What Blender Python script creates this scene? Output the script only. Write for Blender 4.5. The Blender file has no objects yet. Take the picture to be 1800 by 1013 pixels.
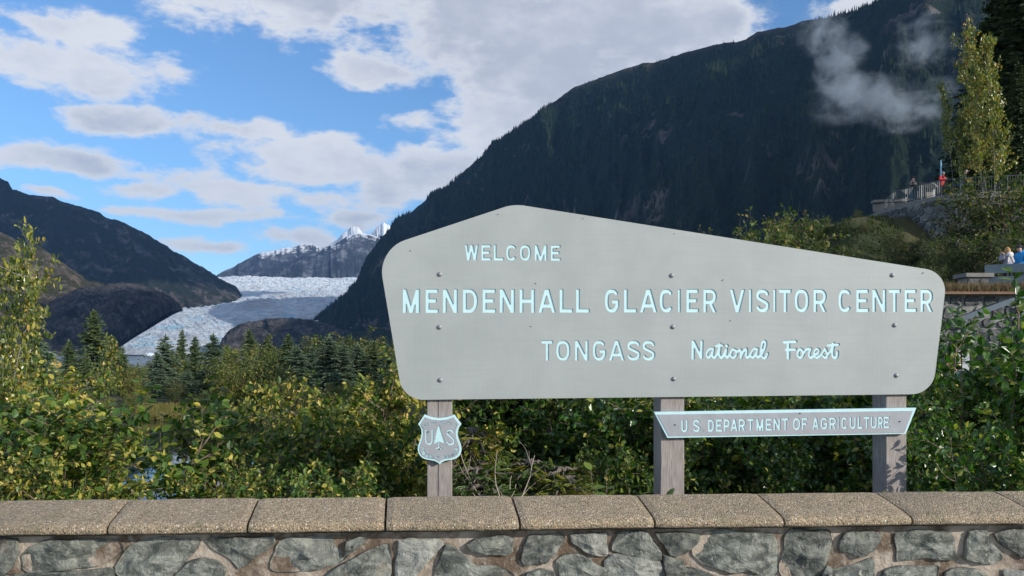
import bpy, math, random
import numpy as np
from mathutils import Vector
R = math.radians
scene = bpy.context.scene
COL = scene.collection
random.seed(7)
RS = np.random.RandomState(11)

# ------------------------------------------------------------------ camera, sky, sun, exposure
HC, F, HY = 1.6, 1400.0, 618.0            # eye height, focal length and horizon in photo pixels
cam_d = bpy.data.cameras.new("camera")
cam_d.sensor_width = 36; cam_d.lens = 28.0
cam_d.shift_y = (HY - 506.5) / 1800.0
cam_d.clip_start = 0.1; cam_d.clip_end = 60000
cam = bpy.data.objects.new("camera", cam_d); COL.objects.link(cam)
cam.location = (0, 0, HC); cam.rotation_euler = (R(90), 0, 0)
scene.camera = cam

SUN_AZ, SUN_EL = 60.0, 21.0               # degrees to the right of straight behind the viewer; elevation
sd = Vector((math.sin(R(SUN_AZ)) * math.cos(R(SUN_EL)), -math.cos(R(SUN_AZ)) * math.cos(R(SUN_EL)), math.sin(R(SUN_EL))))
sun_d = bpy.data.lights.new("sun", 'SUN'); sun_d.energy = 4.9; sun_d.angle = R(0.5); sun_d.color = (1, 0.93, 0.82)
sun = bpy.data.objects.new("sun", sun_d); COL.objects.link(sun)
sun.rotation_euler = (-sd).to_track_quat('-Z', 'Y').to_euler()
sun.location = (30, -20, 30)

scene.view_settings.view_transform = 'Standard'; scene.view_settings.look = 'None'
scene.view_settings.exposure = 0.0; scene.view_settings.gamma = 1.0
scene.view_settings.use_curve_mapping = False
scene.render.engine = 'CYCLES'
cy = scene.cycles
cy.max_bounces = 6; cy.diffuse_bounces = 3; cy.glossy_bounces = 2; cy.transmission_bounces = 3
cy.transparent_max_bounces = 6; cy.volume_bounces = 0
cy.use_denoising = True
cy.caustics_reflective = False; cy.caustics_refractive = False
cy.volume_step_rate = 1.0; cy.volume_max_steps = 128


class NT:
    """small helper for building node trees"""
    def __init__(s, tree):
        s.t = tree; s.n = tree.nodes; s.l = tree.links
    def node(s, typ, **kw):
        nd = s.n.new(typ)
        for k, v in kw.items():
            setattr(nd, k, v)
        return nd
    def put(s, sock, v):
        if hasattr(v, 'is_output') or isinstance(v, bpy.types.NodeSocket):
            s.l.new(v, sock)
        elif isinstance(v, (tuple, list)) and len(v) == 3 and sock.type == 'RGBA':
            sock.default_value = (*v, 1)
        else:
            sock.default_value = v
    def math(s, op, a, b=0.0, c=0.0, clamp=False):
        nd = s.node('ShaderNodeMath', operation=op, use_clamp=clamp)
        for i, v in enumerate((a, b, c)):
            s.put(nd.inputs[i], v)
        return nd.outputs[0]
    def vmath(s, op, a, b=(0, 0, 0)):
        nd = s.node('ShaderNodeVectorMath', operation=op)
        s.put(nd.inputs[0], a); s.put(nd.inputs[1], b)
        return nd.outputs[0]
    def mix(s, f, a, b, blend='MIX'):
        nd = s.node('ShaderNodeMix', data_type='RGBA', blend_type=blend)
        s.put(nd.inputs[0], f); s.put(nd.inputs[6], a); s.put(nd.inputs[7], b)
        return nd.outputs[2]
    def noise(s, vec, scale, detail=4, rough=0.55, dist=0.0, out=0):
        nd = s.node('ShaderNodeTexNoise')
        if vec is not None: s.l.new(vec, nd.inputs['Vector'])
        nd.inputs['Scale'].default_value = scale; nd.inputs['Detail'].default_value = detail
        nd.inputs['Roughness'].default_value = rough; nd.inputs['Distortion'].default_value = dist
        return nd.outputs[out]
    def voro(s, vec, scale, feature='F1', out='Distance', rnd=1.0):
        nd = s.node('ShaderNodeTexVoronoi', feature=feature)
        if vec is not None: s.l.new(vec, nd.inputs['Vector'])
        nd.inputs['Scale'].default_value = scale
        nd.inputs['Randomness'].default_value = rnd
        return nd.outputs[out]
    def ramp(s, fac, stops, interp='LINEAR'):
        nd = s.node('ShaderNodeValToRGB'); s.put(nd.inputs[0], fac)
        cr = nd.color_ramp; cr.interpolation = interp
        while len(cr.elements) < len(stops): cr.elements.new(0.5)
        for e, (p, c) in zip(cr.elements, stops):
            e.position = p
            e.color = (c, c, c, 1) if isinstance(c, (int, float)) else (*c, 1)
        return nd.outputs[0]
    def smooth(s, x, lo, hi):
        nd = s.node('ShaderNodeMapRange', interpolation_type='SMOOTHSTEP')
        s.put(nd.inputs[0], x); s.put(nd.inputs[1], lo); s.put(nd.inputs[2], hi)
        return nd.outputs[0]
    def scale(s, vec, sc):
        nd = s.node('ShaderNodeMapping'); s.l.new(vec, nd.inputs[0]); nd.inputs['Scale'].default_value = sc
        return nd.outputs[0]


# ---- world: Nishita sky with a broken cloud deck laid out by direction
world = bpy.data.worlds.new("World"); scene.world = world; world.use_nodes = True
w = NT(world.node_tree); w.n.clear()
sky = w.node('ShaderNodeTexSky', sky_type='NISHITA')
sky.sun_disc = False; sky.sun_elevation = R(SUN_EL); sky.sun_rotation = R(180 - SUN_AZ)
sky.air_density = 1.0; sky.dust_density = 0.3; sky.ozone_density = 2.0; sky.altitude = 30
geo = w.node('ShaderNodeTexCoord')
dirv = geo.outputs['Generated']
sep = w.node('ShaderNodeSeparateXYZ'); w.l.new(dirv, sep.inputs[0])
az = w.math('ARCTAN2', sep.outputs[0], sep.outputs[1]); el = w.math('ARCSINE', sep.outputs[2])
warp = w.node('ShaderNodeTexNoise'); warp.inputs['Scale'].default_value = 4.5; warp.inputs['Detail'].default_value = 5
w.l.new(dirv, warp.inputs['Vector'])
wsep = w.node('ShaderNodeSeparateXYZ'); w.l.new(warp.outputs['Color'], wsep.inputs[0])
azw = w.math('ADD', az, w.math('MULTIPLY', w.math('SUBTRACT', wsep.outputs[0], 0.5), 0.16))
elw = w.math('ADD', el, w.math('MULTIPLY', w.math('SUBTRACT', wsep.outputs[1], 0.5), 0.075))


def az_el(px, py):
    return math.atan((px - 900) / F), math.atan((HY - py) / math.hypot(F, px - 900))


CLOUDS = [  # centre, radii (photo pixels, turned into directions), strength
    (520, -5, 280, 72, 1.0), (800, 30, 260, 105, 1.1), (1060, 50, 300, 150, 1.2), (900, 200, 150, 130, 1.1),
    (790, 300, 115, 60, 1.0), (650, 115, 85, 34, .9), (1240, 25, 110, 70, 1.0), (1000, 130, 210, 170, 1.2),
    (1500, 0, 95, 34, .8), (60, 92, 185, 46, .95), (40, 15, 130, 34, .6), (205, 197, 120, 30, .9),
    (100, 284, 200, 36, 1.0), (260, 332, 90, 20, .7), (430, 212, 90, 30, .9), (500, 255, 150, 44, .95),
    (570, 300, 210, 45, .85), (680, 330, 110, 65, .85), (440, 335, 140, 20, .7), (370, 380, 140, 15, .8),
    (520, 352, 190, 32, .7), (500, 425, 85, 26, .85), (620, 385, 120, 26, .7), (85, 347, 65, 12, .8),
    (360, 432, 60, 12, .5), (740, 210, 70, 22, .6)]
field = None
for (cx, cy_, rx, ry, st) in CLOUDS:
    a0, e0 = az_el(cx, cy_)
    dx = w.math('MULTIPLY', w.math('SUBTRACT', azw, a0), 1 / (rx / F))
    dy = w.math('MULTIPLY', w.math('SUBTRACT', elw, e0), 1 / (ry / F))
    r2 = w.math('ADD', w.math('MULTIPLY', dx, dx), w.math('MULTIPLY', dy, dy))
    b = w.math('MULTIPLY', w.math('SUBTRACT', 1.0, w.math('SQRT', r2)), st)
    field = b if field is None else w.math('SMOOTH_MAX', field, b, 0.25)
# beyond the picture the same broken deck goes on, driven by noise
sdir = w.scale(dirv, (1, 1, 1.9))
broad = w.math('MULTIPLY', w.math('SUBTRACT', w.noise(sdir, 1.7, 3), 0.46), 4.0)
inaz = w.math('SUBTRACT', 1.0, w.smooth(w.math('ABSOLUTE', az), 0.58, 0.72))
inel = w.math('SUBTRACT', 1.0, w.smooth(el, 0.42, 0.55))
inside = w.math('MULTIPLY', inaz, inel)
fl = w.node('ShaderNodeMix', data_type='FLOAT'); w.put(fl.inputs[0], inside); w.put(fl.inputs[2], broad); w.put(fl.inputs[3], field)
field = fl.outputs[0]
wisp = w.noise(sdir, 9.0, 10, 0.62, 0.15)
wisp2 = w.noise(w.scale(dirv, (1, 1, 2.6)), 30.0, 7, 0.62)
dens = w.math('ADD', field, w.math('MULTIPLY', w.math('SUBTRACT', wisp, 0.5), 2.1))
dens = w.math('ADD', dens, w.math('MULTIPLY', w.math('SUBTRACT', wisp2, 0.5), 0.75))
cover = w.smooth(dens, -0.02, 0.40)
thick = w.smooth(dens, 0.15, 0.8)
soft = w.smooth(w.noise(sdir, 5.0, 7, 0.6), 0.34, 0.62)
ccol = w.mix(w.math('MULTIPLY', thick, soft), (0.90, 0.92, 0.96), (0.56, 0.60, 0.70))
hor = w.math('SUBTRACT', 1.0, w.smooth(el, 0.0, 0.3))
skc = w.mix(1.0, sky.outputs[0], (0.78, 1.04, 1.28), 'MULTIPLY')
bg_sky = w.node('ShaderNodeBackground'); w.l.new(skc, bg_sky.inputs[0]); bg_sky.inputs[1].default_value = 0.15
bg_c = w.node('ShaderNodeBackground'); w.l.new(ccol, bg_c.inputs[0]); bg_c.inputs[1].default_value = 0.95
mixs = w.node('ShaderNodeMixShader')
w.l.new(w.math('MULTIPLY', cover, 0.93), mixs.inputs[0]); w.l.new(bg_sky.outputs[0], mixs.inputs[1]); w.l.new(bg_c.outputs[0], mixs.inputs[2])
wo = w.node('ShaderNodeOutputWorld'); w.l.new(mixs.outputs[0], wo.inputs[0])

# ------------------------------------------------------------------ helpers


def at(px, py, Y):
    return ((px - 900) / F * Y, Y, HC + (HY - py) / F * Y)


def mesh_np(name, V, Fc, mats, smooth=False, midx=None):
    """V (n,3); Fc: list of (m,k) index arrays"""
    V = np.asarray(V, np.float32)
    if not isinstance(Fc, list): Fc = [Fc]
    elif len(Fc) and np.asarray(Fc[0]).ndim == 1: Fc = [np.array(Fc)]
    Fc = [np.asarray(f, np.int32) for f in Fc if len(f)]
    me = bpy.data.meshes.new(name)
    me.vertices.add(len(V)); me.vertices.foreach_set('co', V.ravel())
    nl = sum(f.size for f in Fc); npoly = sum(len(f) for f in Fc)
    me.loops.add(nl); me.polygons.add(npoly)
    me.loops.foreach_set('vertex_index', np.concatenate([f.ravel() for f in Fc]))
    tot = np.concatenate([np.full(len(f), f.shape[1], np.int32) for f in Fc])
    st = np.concatenate([[0], np.cumsum(tot)[:-1]]).astype(np.int32)
    me.polygons.foreach_set('loop_start', st)
    for m in (mats if isinstance(mats, (list, tuple)) else [mats]):
        me.materials.append(m)
    if midx is not None: me.polygons.foreach_set('material_index', np.asarray(midx, np.int32))
    me.polygons.foreach_set('use_smooth', np.full(npoly, smooth, bool))
    me.update(calc_edges=True); me.validate()
    return me


def link(name, data, parent=None, label=None, cat=None, group=None, kind=None, loc=None):
    o = bpy.data.objects.new(name, data); COL.objects.link(o)
    if parent is not None: o.parent = parent
    if label: o['label'] = label
    if cat: o['category'] = cat
    if group: o['group'] = group
    if kind: o['kind'] = kind
    if loc is not None: o.location = loc
    return o


def thing(name, label, cat, loc=(0, 0, 0), group=None, rz=0.0):
    o = link(name, None, None, label, cat, group, loc=loc); o.rotation_euler = (0, 0, rz)
    return o


def copy_tree(o, parent=None):
    c = o.copy(); COL.objects.link(c)
    if parent is not None: c.parent = parent
    for ch in list(o.children): copy_tree(ch, c)
    return c


class MB:
    """collects pieces into one mesh"""
    def __init__(s): s.V = []; s.F = {}; s.n = 0
    def add(s, V, Fc):
        V = np.asarray(V, float)
        for f in Fc:
            s.F.setdefault(len(f), []).append([i + s.n for i in f])
        s.V.append(V); s.n += len(V)
        return s
    def add_np(s, V, Fa):
        Fa = np.asarray(Fa)
        s.F.setdefault(Fa.shape[1], []).extend((Fa + s.n).tolist())
        s.V.append(np.asarray(V, float)); s.n += len(V)
        return s
    def box(s, c, d, rz=0.0, rx=0.0):
        c = np.array(c, float); hx, hy, hz = np.array(d, float) / 2
        P = np.array([[x, y, z] for z in (-hz, hz) for y in (-hy, hy) for x in (-hx, hx)])
        if rx:
            ca, sa = math.cos(rx), math.sin(rx); P = P @ np.array([[1, 0, 0], [0, ca, -sa], [0, sa, ca]]).T
        ca, sa = math.cos(rz), math.sin(rz); P = P @ np.array([[ca, -sa, 0], [sa, ca, 0], [0, 0, 1]]).T
        return s.add(P + c, [(0, 2, 3, 1), (4, 5, 7, 6), (0, 1, 5, 4), (2, 6, 7, 3), (0, 4, 6, 2), (1, 3, 7, 5)])
    def beam(s, a, b, wd, ht):
        a, b = np.array(a, float), np.array(b, float); d = b - a; L = np.linalg.norm(d); d /= L
        up = np.array([0, 0, 1.0]) if abs(d[2]) < .95 else np.array([0, 1.0, 0])
        sx = np.cross(d, up); sx /= np.linalg.norm(sx); up = np.cross(sx, d)
        P = [q + sx * i * wd / 2 + up * j * ht / 2 for q in (a, b) for j in (-1, 1) for i in (-1, 1)]
        return s.add(P, [(0, 1, 3, 2), (4, 6, 7, 5), (0, 4, 5, 1), (2, 3, 7, 6), (0, 2, 6, 4), (1, 5, 7, 3)])
    def tube(s, pts, rad, n=6, cap=True):
        V, Fq = tube(pts, rad, n)
        base = s.n; s.add_np(V, Fq)
        if cap and n > 3:
            s.F.setdefault(n, []).append([base + i for i in range(n)][::-1])
            s.F.setdefault(n, []).append([base + len(V) - n + i for i in range(n)])
        return s
    def mesh(s, name, mats, smooth=False):
        return mesh_np(name, np.concatenate(s.V), [np.array(v) for v in s.F.values()], mats, smooth)
    def build(s, name, mats, parent=None, smooth=False, **kw):
        return link(name, s.mesh(name, mats, smooth), parent, **kw)


def tube(pts, rad, n=5):
    pts = np.asarray(pts, float); m = len(pts)
    rad = np.full(m, rad) if np.isscalar(rad) else np.asarray(rad, float)
    T = np.gradient(pts, axis=0); T /= np.linalg.norm(T, axis=1)[:, None] + 1e-9
    ref = np.tile([0.31, 0.95, 0.05], (m, 1)) if abs(T[0][2]) > .7 else np.tile([0.02, 0.05, 1.0], (m, 1))
    A = np.cross(T, ref); A /= np.linalg.norm(A, axis=1)[:, None] + 1e-9
    B = np.cross(T, A)
    th = np.linspace(0, 2 * np.pi, n, endpoint=False)
    V = pts[:, None] + rad[:, None, None] * (A[:, None] * np.cos(th)[None, :, None] + B[:, None] * np.sin(th)[None, :, None])
    i = np.arange(m - 1)[:, None] * n; j = np.arange(n)[None]; k = (j + 1) % n
    Fq = np.stack([i + j, i + k, i + n + k, i + n + j], -1).reshape(-1, 4)
    return V.reshape(-1, 3), Fq


def inst(tV, tF, X, Y, Z, P, S):
    """instances of a template: axes X,Y,Z (N,3), positions P, sizes S (N,) or (N,3)"""
    S = np.asarray(S, float); S = S[:, None] * np.ones(3) if S.ndim == 1 else S
    V = (P[:, None] + tV[None, :, 0, None] * (X * S[:, :1])[:, None] + tV[None, :, 1, None] * (Y * S[:, 1:2])[:, None]
         + tV[None, :, 2, None] * (Z * S[:, 2:])[:, None])
    Fa = tF[None] + (np.arange(len(P)) * len(tV))[:, None, None]
    return V.reshape(-1, 3), Fa.reshape(-1, tF.shape[1])


def nrm(a): return a / (np.linalg.norm(a, axis=-1, keepdims=True) + 1e-9)


def _h(ix, iy, s):
    h = (ix.astype(np.int64) * 374761393 + iy.astype(np.int64) * 668265263 + s * 1442695041) & 0xffffffff
    h = ((h ^ (h >> 13)) * 1274126177) & 0xffffffff
    return ((h ^ (h >> 16)) & 0xffffff) / float(0xffffff)


def vnoise(x, y, s=0):
    ix, iy = np.floor(x), np.floor(y); fx, fy = x - ix, y - iy
    fx = fx * fx * fx * (fx * (fx * 6 - 15) + 10); fy = fy * fy * fy * (fy * (fy * 6 - 15) + 10)
    a, b = _h(ix, iy, s), _h(ix + 1, iy, s); c, d = _h(ix, iy + 1, s), _h(ix + 1, iy + 1, s)
    return (a + (b - a) * fx) * (1 - fy) + (c + (d - c) * fx) * fy


def fbm(x, y, oct=5, s=0, gain=.5):
    t = 0; amp = 1; tot = 0
    for o in range(oct):
        t = t + amp * vnoise(x * 2 ** o + 17.3 * o, y * 2 ** o - 9.1 * o, s + o); tot += amp; amp *= gain
    return t / tot - .5


def ridged(x, y, oct=5, s=0, gain=.5):
    t = 0; amp = 1; tot = 0
    for o in range(oct):
        t = t + amp * (1 - np.abs(2 * vnoise(x * 2 ** o + 7.7 * o, y * 2 ** o + 3.1 * o, s + o) - 1)); tot += amp; amp *= gain
    return t / tot - .5


def sstep(x, a, b):
    t = np.clip((x - a) / (b - a), 0, 1); return t * t * (3 - 2 * t)


# ------------------------------------------------------------------ materials


def mat(name):
    m = bpy.data.materials.new(name); m.use_nodes = True
    t = NT(m.node_tree); t.n.clear()
    out = t.node('ShaderNodeOutputMaterial'); p = t.node('ShaderNodeBsdfPrincipled')
    t.l.new(p.outputs[0], out.inputs[0])
    t.out = out; t.p = p
    t.tc = t.node('ShaderNodeTexCoord')
    t.obj = t.tc.outputs['Object']
    return m, t


def bump(t, h, strength=.5, dist=.01):
    b = t.node('ShaderNodeBump'); t.put(b.inputs['Height'], h)
    b.inputs['Strength'].default_value = strength; b.inputs['Distance'].default_value = dist
    t.l.new(b.outputs[0], t.p.inputs['Normal'])


def simple(name, col, rough=.6, metal=0.0, var=.12, sc=8.0, bmp=0.0, bd=.01, spec=.5):
    m, t = mat(name)
    n = t.noise(t.obj, sc, 5)
    c = t.mix(t.ramp(n, [(.3, 0.0), (.7, 1.0)]), tuple(v * (1 - var) for v in col), tuple(min(1, v * (1 + var)) for v in col))
    t.l.new(c, t.p.inputs['Base Color'])
    t.p.inputs['Roughness'].default_value = rough; t.p.inputs['Metallic'].default_value = metal
    t.p.inputs['Specular IOR Level'].default_value = spec
    if bmp: bump(t, t.noise(t.obj, sc * 6, 4), bmp, bd)
    return m


def leaf_mat(name, stops, rough=.45, trans=.35, spec=.5, tcol=(.9, 1.2, .35)):
    m, t = mat(name)
    g = t.node('ShaderNodeNewGeometry')
    oi = t.node('ShaderNodeObjectInfo')
    big = t.noise(t.obj, 1.3, 2)
    f = t.math('ADD', g.outputs['Random Per Island'], t.math('MULTIPLY', t.math('SUBTRACT', big, .5), .5), clamp=True)
    f = t.math('ADD', f, t.math('MULTIPLY', t.math('SUBTRACT', oi.outputs['Random'], .5), .14), clamp=True)
    c = t.ramp(f, stops)
    t.l.new(c, t.p.inputs['Base Color']); t.p.inputs['Roughness'].default_value = rough
    t.p.inputs['Specular IOR Level'].default_value = spec
    tr = t.node('ShaderNodeBsdfTranslucent')
    t.l.new(t.mix(1.0, c, tcol, 'MULTIPLY'), tr.inputs[0])
    ms = t.node('ShaderNodeMixShader'); ms.inputs[0].default_value = trans
    t.l.new(t.p.outputs[0], ms.inputs[1]); t.l.new(tr.outputs[0], ms.inputs[2])
    t.l.new(ms.outputs[0], t.out.inputs[0])
    return m


M_ALDER = leaf_mat("alder_leaf", [(0, (0.033, 0.083, 0.018)), (.45, (0.075, 0.150, 0.027)), (.72, (0.150, 0.225, 0.038)), (.86, (0.390, 0.390, 0.068)), (1, (0.630, 0.495, 0.105))])
M_ALDERY = leaf_mat("alder_leaf_yellowing", [(0, (0.037, 0.088, 0.015)), (.35, (0.094, 0.156, 0.025)), (.6, (0.250, 0.288, 0.050)), (.85, (0.500, 0.425, 0.075)), (1, (0.625, 0.425, 0.125))])
M_ALDERG = leaf_mat("alder_leaf_glossy", [(0, (0.027, 0.082, 0.018)), (.5, (0.064, 0.155, 0.026)), (.8, (0.146, 0.255, 0.040)), (.95, (0.455, 0.437, 0.082)), (1, (0.692, 0.546, 0.109))], rough=.32, spec=.8)
M_BIG = leaf_mat("broad_leaf", [(0, (.05, .11, .02)), (.5, (.12, .20, .03)), (.8, (.28, .34, .06)), (1, (.45, .42, .10))], trans=.4)
M_WILLOW = leaf_mat("willow_leaf", [(0, (0.047, 0.093, 0.018)), (.5, (0.116, 0.171, 0.031)), (.8, (0.233, 0.248, 0.047)), (1, (0.373, 0.265, 0.062))], rough=.6)
M_OLIVE = leaf_mat("hillside_leaf", [(0, (.022, .050, .012)), (.5, (.050, .095, .020)), (.85, (.13, .15, .03)), (1, (.34, .24, .05))], rough=.5)
M_COTTON = leaf_mat("cottonwood_leaf", [(0, (.05, .09, .018)), (.35, (.13, .18, .03)), (.65, (.30, .31, .06)), (.92, (.50, .42, .08)), (1, (.60, .30, .05))], rough=.3, spec=.8)
M_SPRUCE = leaf_mat("spruce_needle", [(0, (0.045, 0.091, 0.038)), (.5, (0.097, 0.159, 0.063)), (.85, (0.179, 0.240, 0.094)), (1, (0.304, 0.336, 0.104))], rough=.6, trans=.1, tcol=(1, 1.1, .6))
M_SPRUCEB = leaf_mat("spruce_needle_blue", [(0, (0.048, 0.092, 0.055)), (.5, (0.105, 0.173, 0.108)), (1, (0.230, 0.292, 0.174))], rough=.6, trans=.1, tcol=(1, 1.1, .6))
M_SPRUCED = leaf_mat("spruce_needle_dark", [(0, (0.023, 0.051, 0.015)), (.5, (0.048, 0.083, 0.023)), (1, (0.119, 0.153, 0.041))], rough=.6, trans=.1, tcol=(1, 1.1, .6))
M_FIRGOLD = leaf_mat("spruce_needle_golden", [(0, (.07, .12, .02)), (.5, (.16, .22, .04)), (1, (.45, .33, .05))], rough=.6, trans=.2)
M_GRASS = leaf_mat("grass_blade", [(0, (.07, .09, .02)), (.4, (.17, .17, .04)), (1, (.34, .26, .09))], rough=.7, trans=.3)
M_DRY = leaf_mat("dry_grass_blade", [(0, (.09, .06, .035)), (.5, (.22, .14, .09)), (.8, (.30, .22, .12)), (1, (.14, .17, .04))], rough=.7, trans=.2)
M_BARK = simple("grey_bark", (.13, .11, .09), .85, var=.35, sc=9, bmp=.5, bd=.01)
M_TWIG = simple("twig_bark", (.17, .12, .09), .7, var=.3, sc=12)
M_WHITEBARK = simple("pale_bark", (.25, .225, .19), .7, var=.25, sc=7)
M_DEAD = simple("dead_twig", (.36, .30, .24), .8, var=.25, sc=20)

# weathered post timber
M_POST, t = mat("weathered_timber")
gv = t.scale(t.obj, (14, 14, 1.1))
gr = t.noise(gv, 6, 8, .62, .6)
big = t.noise(t.obj, 2.2, 4)
c = t.ramp(gr, [(.25, (.20, .165, .14)), (.5, (.37, .325, .295)), (.75, (.52, .47, .44))])
c = t.mix(t.smooth(big, .35, .7), c, t.mix(1.0, c, (.80, .80, .86), 'MULTIPLY'))
kv = t.voro(t.scale(t.obj, (4.6, .05, 2.4)), 1.5, 'F1', 'Distance')
ring = t.math('MULTIPLY', t.math('SUBTRACT', 1.0, t.smooth(kv, .04, .15)), .85)
c = t.mix(t.math('MULTIPLY', t.math('SUBTRACT', 1.0, t.smooth(kv, .12, .34)), .45), c, (.56, .53, .50))
c = t.mix(ring, c, (.075, .05, .04))
saw = t.node('ShaderNodeTexWave'); saw.wave_type = 'BANDS'; saw.bands_direction = 'DIAGONAL'
t.l.new(t.obj, saw.inputs[0]); saw.inputs['Scale'].default_value = 42; saw.inputs['Distortion'].default_value = 3; saw.inputs['Detail'].default_value = 2
c = t.mix(t.math('MULTIPLY', saw.outputs[1], .16), c, (.14, .12, .12))
t.l.new(c, t.p.inputs['Base Color']); t.p.inputs['Roughness'].default_value = .85
bump(t, t.math('ADD', gr, t.math('MULTIPLY', saw.outputs[1], .3)), .6, .006)

# painted grey plywood
M_BOARD, t = mat("grey_sign_paint")
streak = t.noise(t.scale(t.obj, (.8, 1, 14)), 2.5, 7, .6)
vert = t.noise(t.scale(t.obj, (36, 1, .55)), 1.6, 5, .7)
cl = t.noise(t.obj, 1.6, 5, .6)
c = t.mix(t.smooth(cl, .3, .7), (.35, .378, .372), (.405, .435, .428))
c = t.mix(t.math('MULTIPLY', t.smooth(streak, .45, .7), .3), c, (.33, .355, .365))
c = t.mix(t.math('MULTIPLY', t.smooth(vert, .56, .70), .5), c, (.34, .385, .42))
sp = t.voro(t.obj, 5.5, 'F1', 'Distance')
c = t.mix(t.math('MULTIPLY', t.math('SUBTRACT', 1.0, t.smooth(sp, .012, .03)), .65), c, (.66, .70, .72))
t.l.new(c, t.p.inputs['Base Color']); t.p.inputs['Roughness'].default_value = .55
fine = t.noise(t.scale(t.obj, (3, 1, 60)), 5, 4, .6)
bump(t, t.math('ADD', t.math('ADD', t.math('MULTIPLY', fine, .5), vert), t.math('MULTIPLY', streak, .5)), .28, .004)

M_SHIELD = simple("grey_violet_paint", (.36, .375, .405), .6, var=.10, sc=7, bmp=.3, bd=.003)
M_BLUE = simple("pale_blue_paint", (.55, .80, .84), .55, var=.05, sc=14, bmp=.15, bd=.002)
M_BOLT = simple("galvanised_bolt", (.27, .285, .30), .5, metal=.15, var=.2, sc=60)
M_RUST = simple("rusty_screw", (.07, .04, .025), .8, var=.3, sc=60)

# exposed aggregate coping
M_COPE, t = mat("exposed_aggregate")
big = t.noise(t.obj, 2.0, 5, .6)
v1 = t.node('ShaderNodeTexVoronoi'); v1.inputs['Scale'].default_value = 105; t.l.new(t.obj, v1.inputs[0])
sepc = t.node('ShaderNodeSeparateColor'); t.l.new(v1.outputs['Color'], sepc.inputs[0])
peb = t.ramp(sepc.outputs[0], [(0, (.055, .045, .034)), (.22, (.20, .155, .10)), (.5, (.38, .30, .19)), (.78, (.52, .42, .28)), (.93, (.62, .38, .21)), (1, (.85, .80, .70))], 'LINEAR')
c = t.mix(t.smooth(v1.outputs['Distance'], .25, .75), peb, (.30, .235, .15))
c = t.mix(t.math('MULTIPLY', t.smooth(big, .5, .72), .40), c, (.13, .11, .085))
oi = t.node('ShaderNodeObjectInfo')
c = t.mix(t.math('MULTIPLY', oi.outputs['Random'], .22), c, (.17, .145, .115))
g = t.node('ShaderNodeNewGeometry')
moss = t.smooth(t.noise(t.obj, 5, 5, .6), .60, .70)
c = t.mix(t.math('MULTIPLY', moss, .35), c, (.10, .10, .04))
t.l.new(c, t.p.inputs['Base Color']); t.p.inputs['Roughness'].default_value = .8
bump(t, t.math('ADD', t.math('MULTIPLY', v1.outputs['Distance'], -1.0), t.noise(t.obj, 40, 4)), .9, .006)

# wall stones and mortar


def stone_mat(name, a, b, cc, sc=5.0):
    m, t = mat(name)
    oi = t.node('ShaderNodeObjectInfo')
    off = t.node('ShaderNodeCombineXYZ'); t.l.new(t.math('MULTIPLY', oi.outputs['Random'], 37.0), off.inputs[0])
    v = t.vmath('ADD', t.obj, off.outputs[0])
    n1 = t.noise(t.scale(v, (1, 1, 1.6)), sc, 7, .62, .8); n2 = t.noise(v, sc * 4, 6, .65)
    c = t.mix(t.smooth(n1, .36, .64), a, b)
    c = t.mix(t.math('MULTIPLY', t.smooth(n2, .52, .68), .45), c, cc)
    vein = t.voro(t.scale(v, (1, 1, .5)), sc * 1.6, 'DISTANCE_TO_EDGE', 'Distance')
    c = t.mix(t.math('MULTIPLY', t.math('SUBTRACT', 1, t.smooth(vein, .0, .02)), t.math('MULTIPLY', t.smooth(n1, .45, .6), .35)), c, tuple(x * .35 for x in a))
    rust = t.smooth(t.noise(v, sc * .8, 4), .6, .75)
    c = t.mix(t.math('MULTIPLY', rust, .45), c, (.26, .18, .11))
    c = t.mix(t.math('MULTIPLY', t.smooth(oi.outputs['Random'], .7, 1.0), .4), c, (.36, .35, .32))
    hsv = t.node('ShaderNodeHueSaturation'); t.l.new(c, hsv.inputs['Color'])
    t.l.new(t.math('ADD', t.math('MULTIPLY', oi.outputs['Random'], .6), .7), hsv.inputs['Value'])
    t.l.new(hsv.outputs[0], t.p.inputs['Base Color']); t.p.inputs['Roughness'].default_value = .72
    bump(t, t.math('ADD', t.math('ADD', n1, t.math('MULTIPLY', n2, .5)), t.math('MULTIPLY', t.smooth(vein, 0, .03), .06)), .9, .02)
    return m


M_STONE = stone_mat("green_grey_stone", (.065, .072, .064), (.235, .245, .21), (.44, .43, .38), 7.5)
M_STONED = stone_mat("dark_grey_stone", (.05, .055, .06), (.10, .105, .11), (.17, .17, .17), 2.5)
M_MORTAR, t = mat("wall_mortar")
n1 = t.noise(t.obj, 3.2, 6, .6); n2 = t.noise(t.obj, 30, 5)
c = t.mix(t.smooth(n1, .40, .60), (.13, .09, .06), (.42, .35, .28))
c = t.mix(t.math('MULTIPLY', t.smooth(n2, .5, .7), .3), c, (.62, .58, .52))
t.l.new(c, t.p.inputs['Base Color']); t.p.inputs['Roughness'].default_value = .9
bump(t, t.math('ADD', n2, t.noise(t.obj, 9, 4)), .8, .015)
M_MORTARD = simple("pale_grey_mortar", (.25, .25, .25), .9, var=.25, sc=4, bmp=.5, bd=.01)
M_CONC = simple("weathered_concrete", (.22, .21, .19), .85, var=.2, sc=2.5, bmp=.3)
M_PAVE = simple("plaza_paving", (.26, .25, .23), .9, var=.15, sc=3, bmp=.4)
M_RAIL = simple("galvanised_rail", (.13, .14, .15), .5, metal=.4, var=.1, sc=10)
M_BEAM = simple("blue_grey_timber", (.15, .19, .225), .6, var=.1, sc=4)
M_BLACK = simple("black_panel", (.012, .012, .014), .4, var=.1)
M_WHITE = simple("white_sheet", (.78, .78, .76), .5, var=.04)
M_WOODP = simple("brown_post_wood", (.20, .12, .075), .8, var=.25, sc=12)
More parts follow.
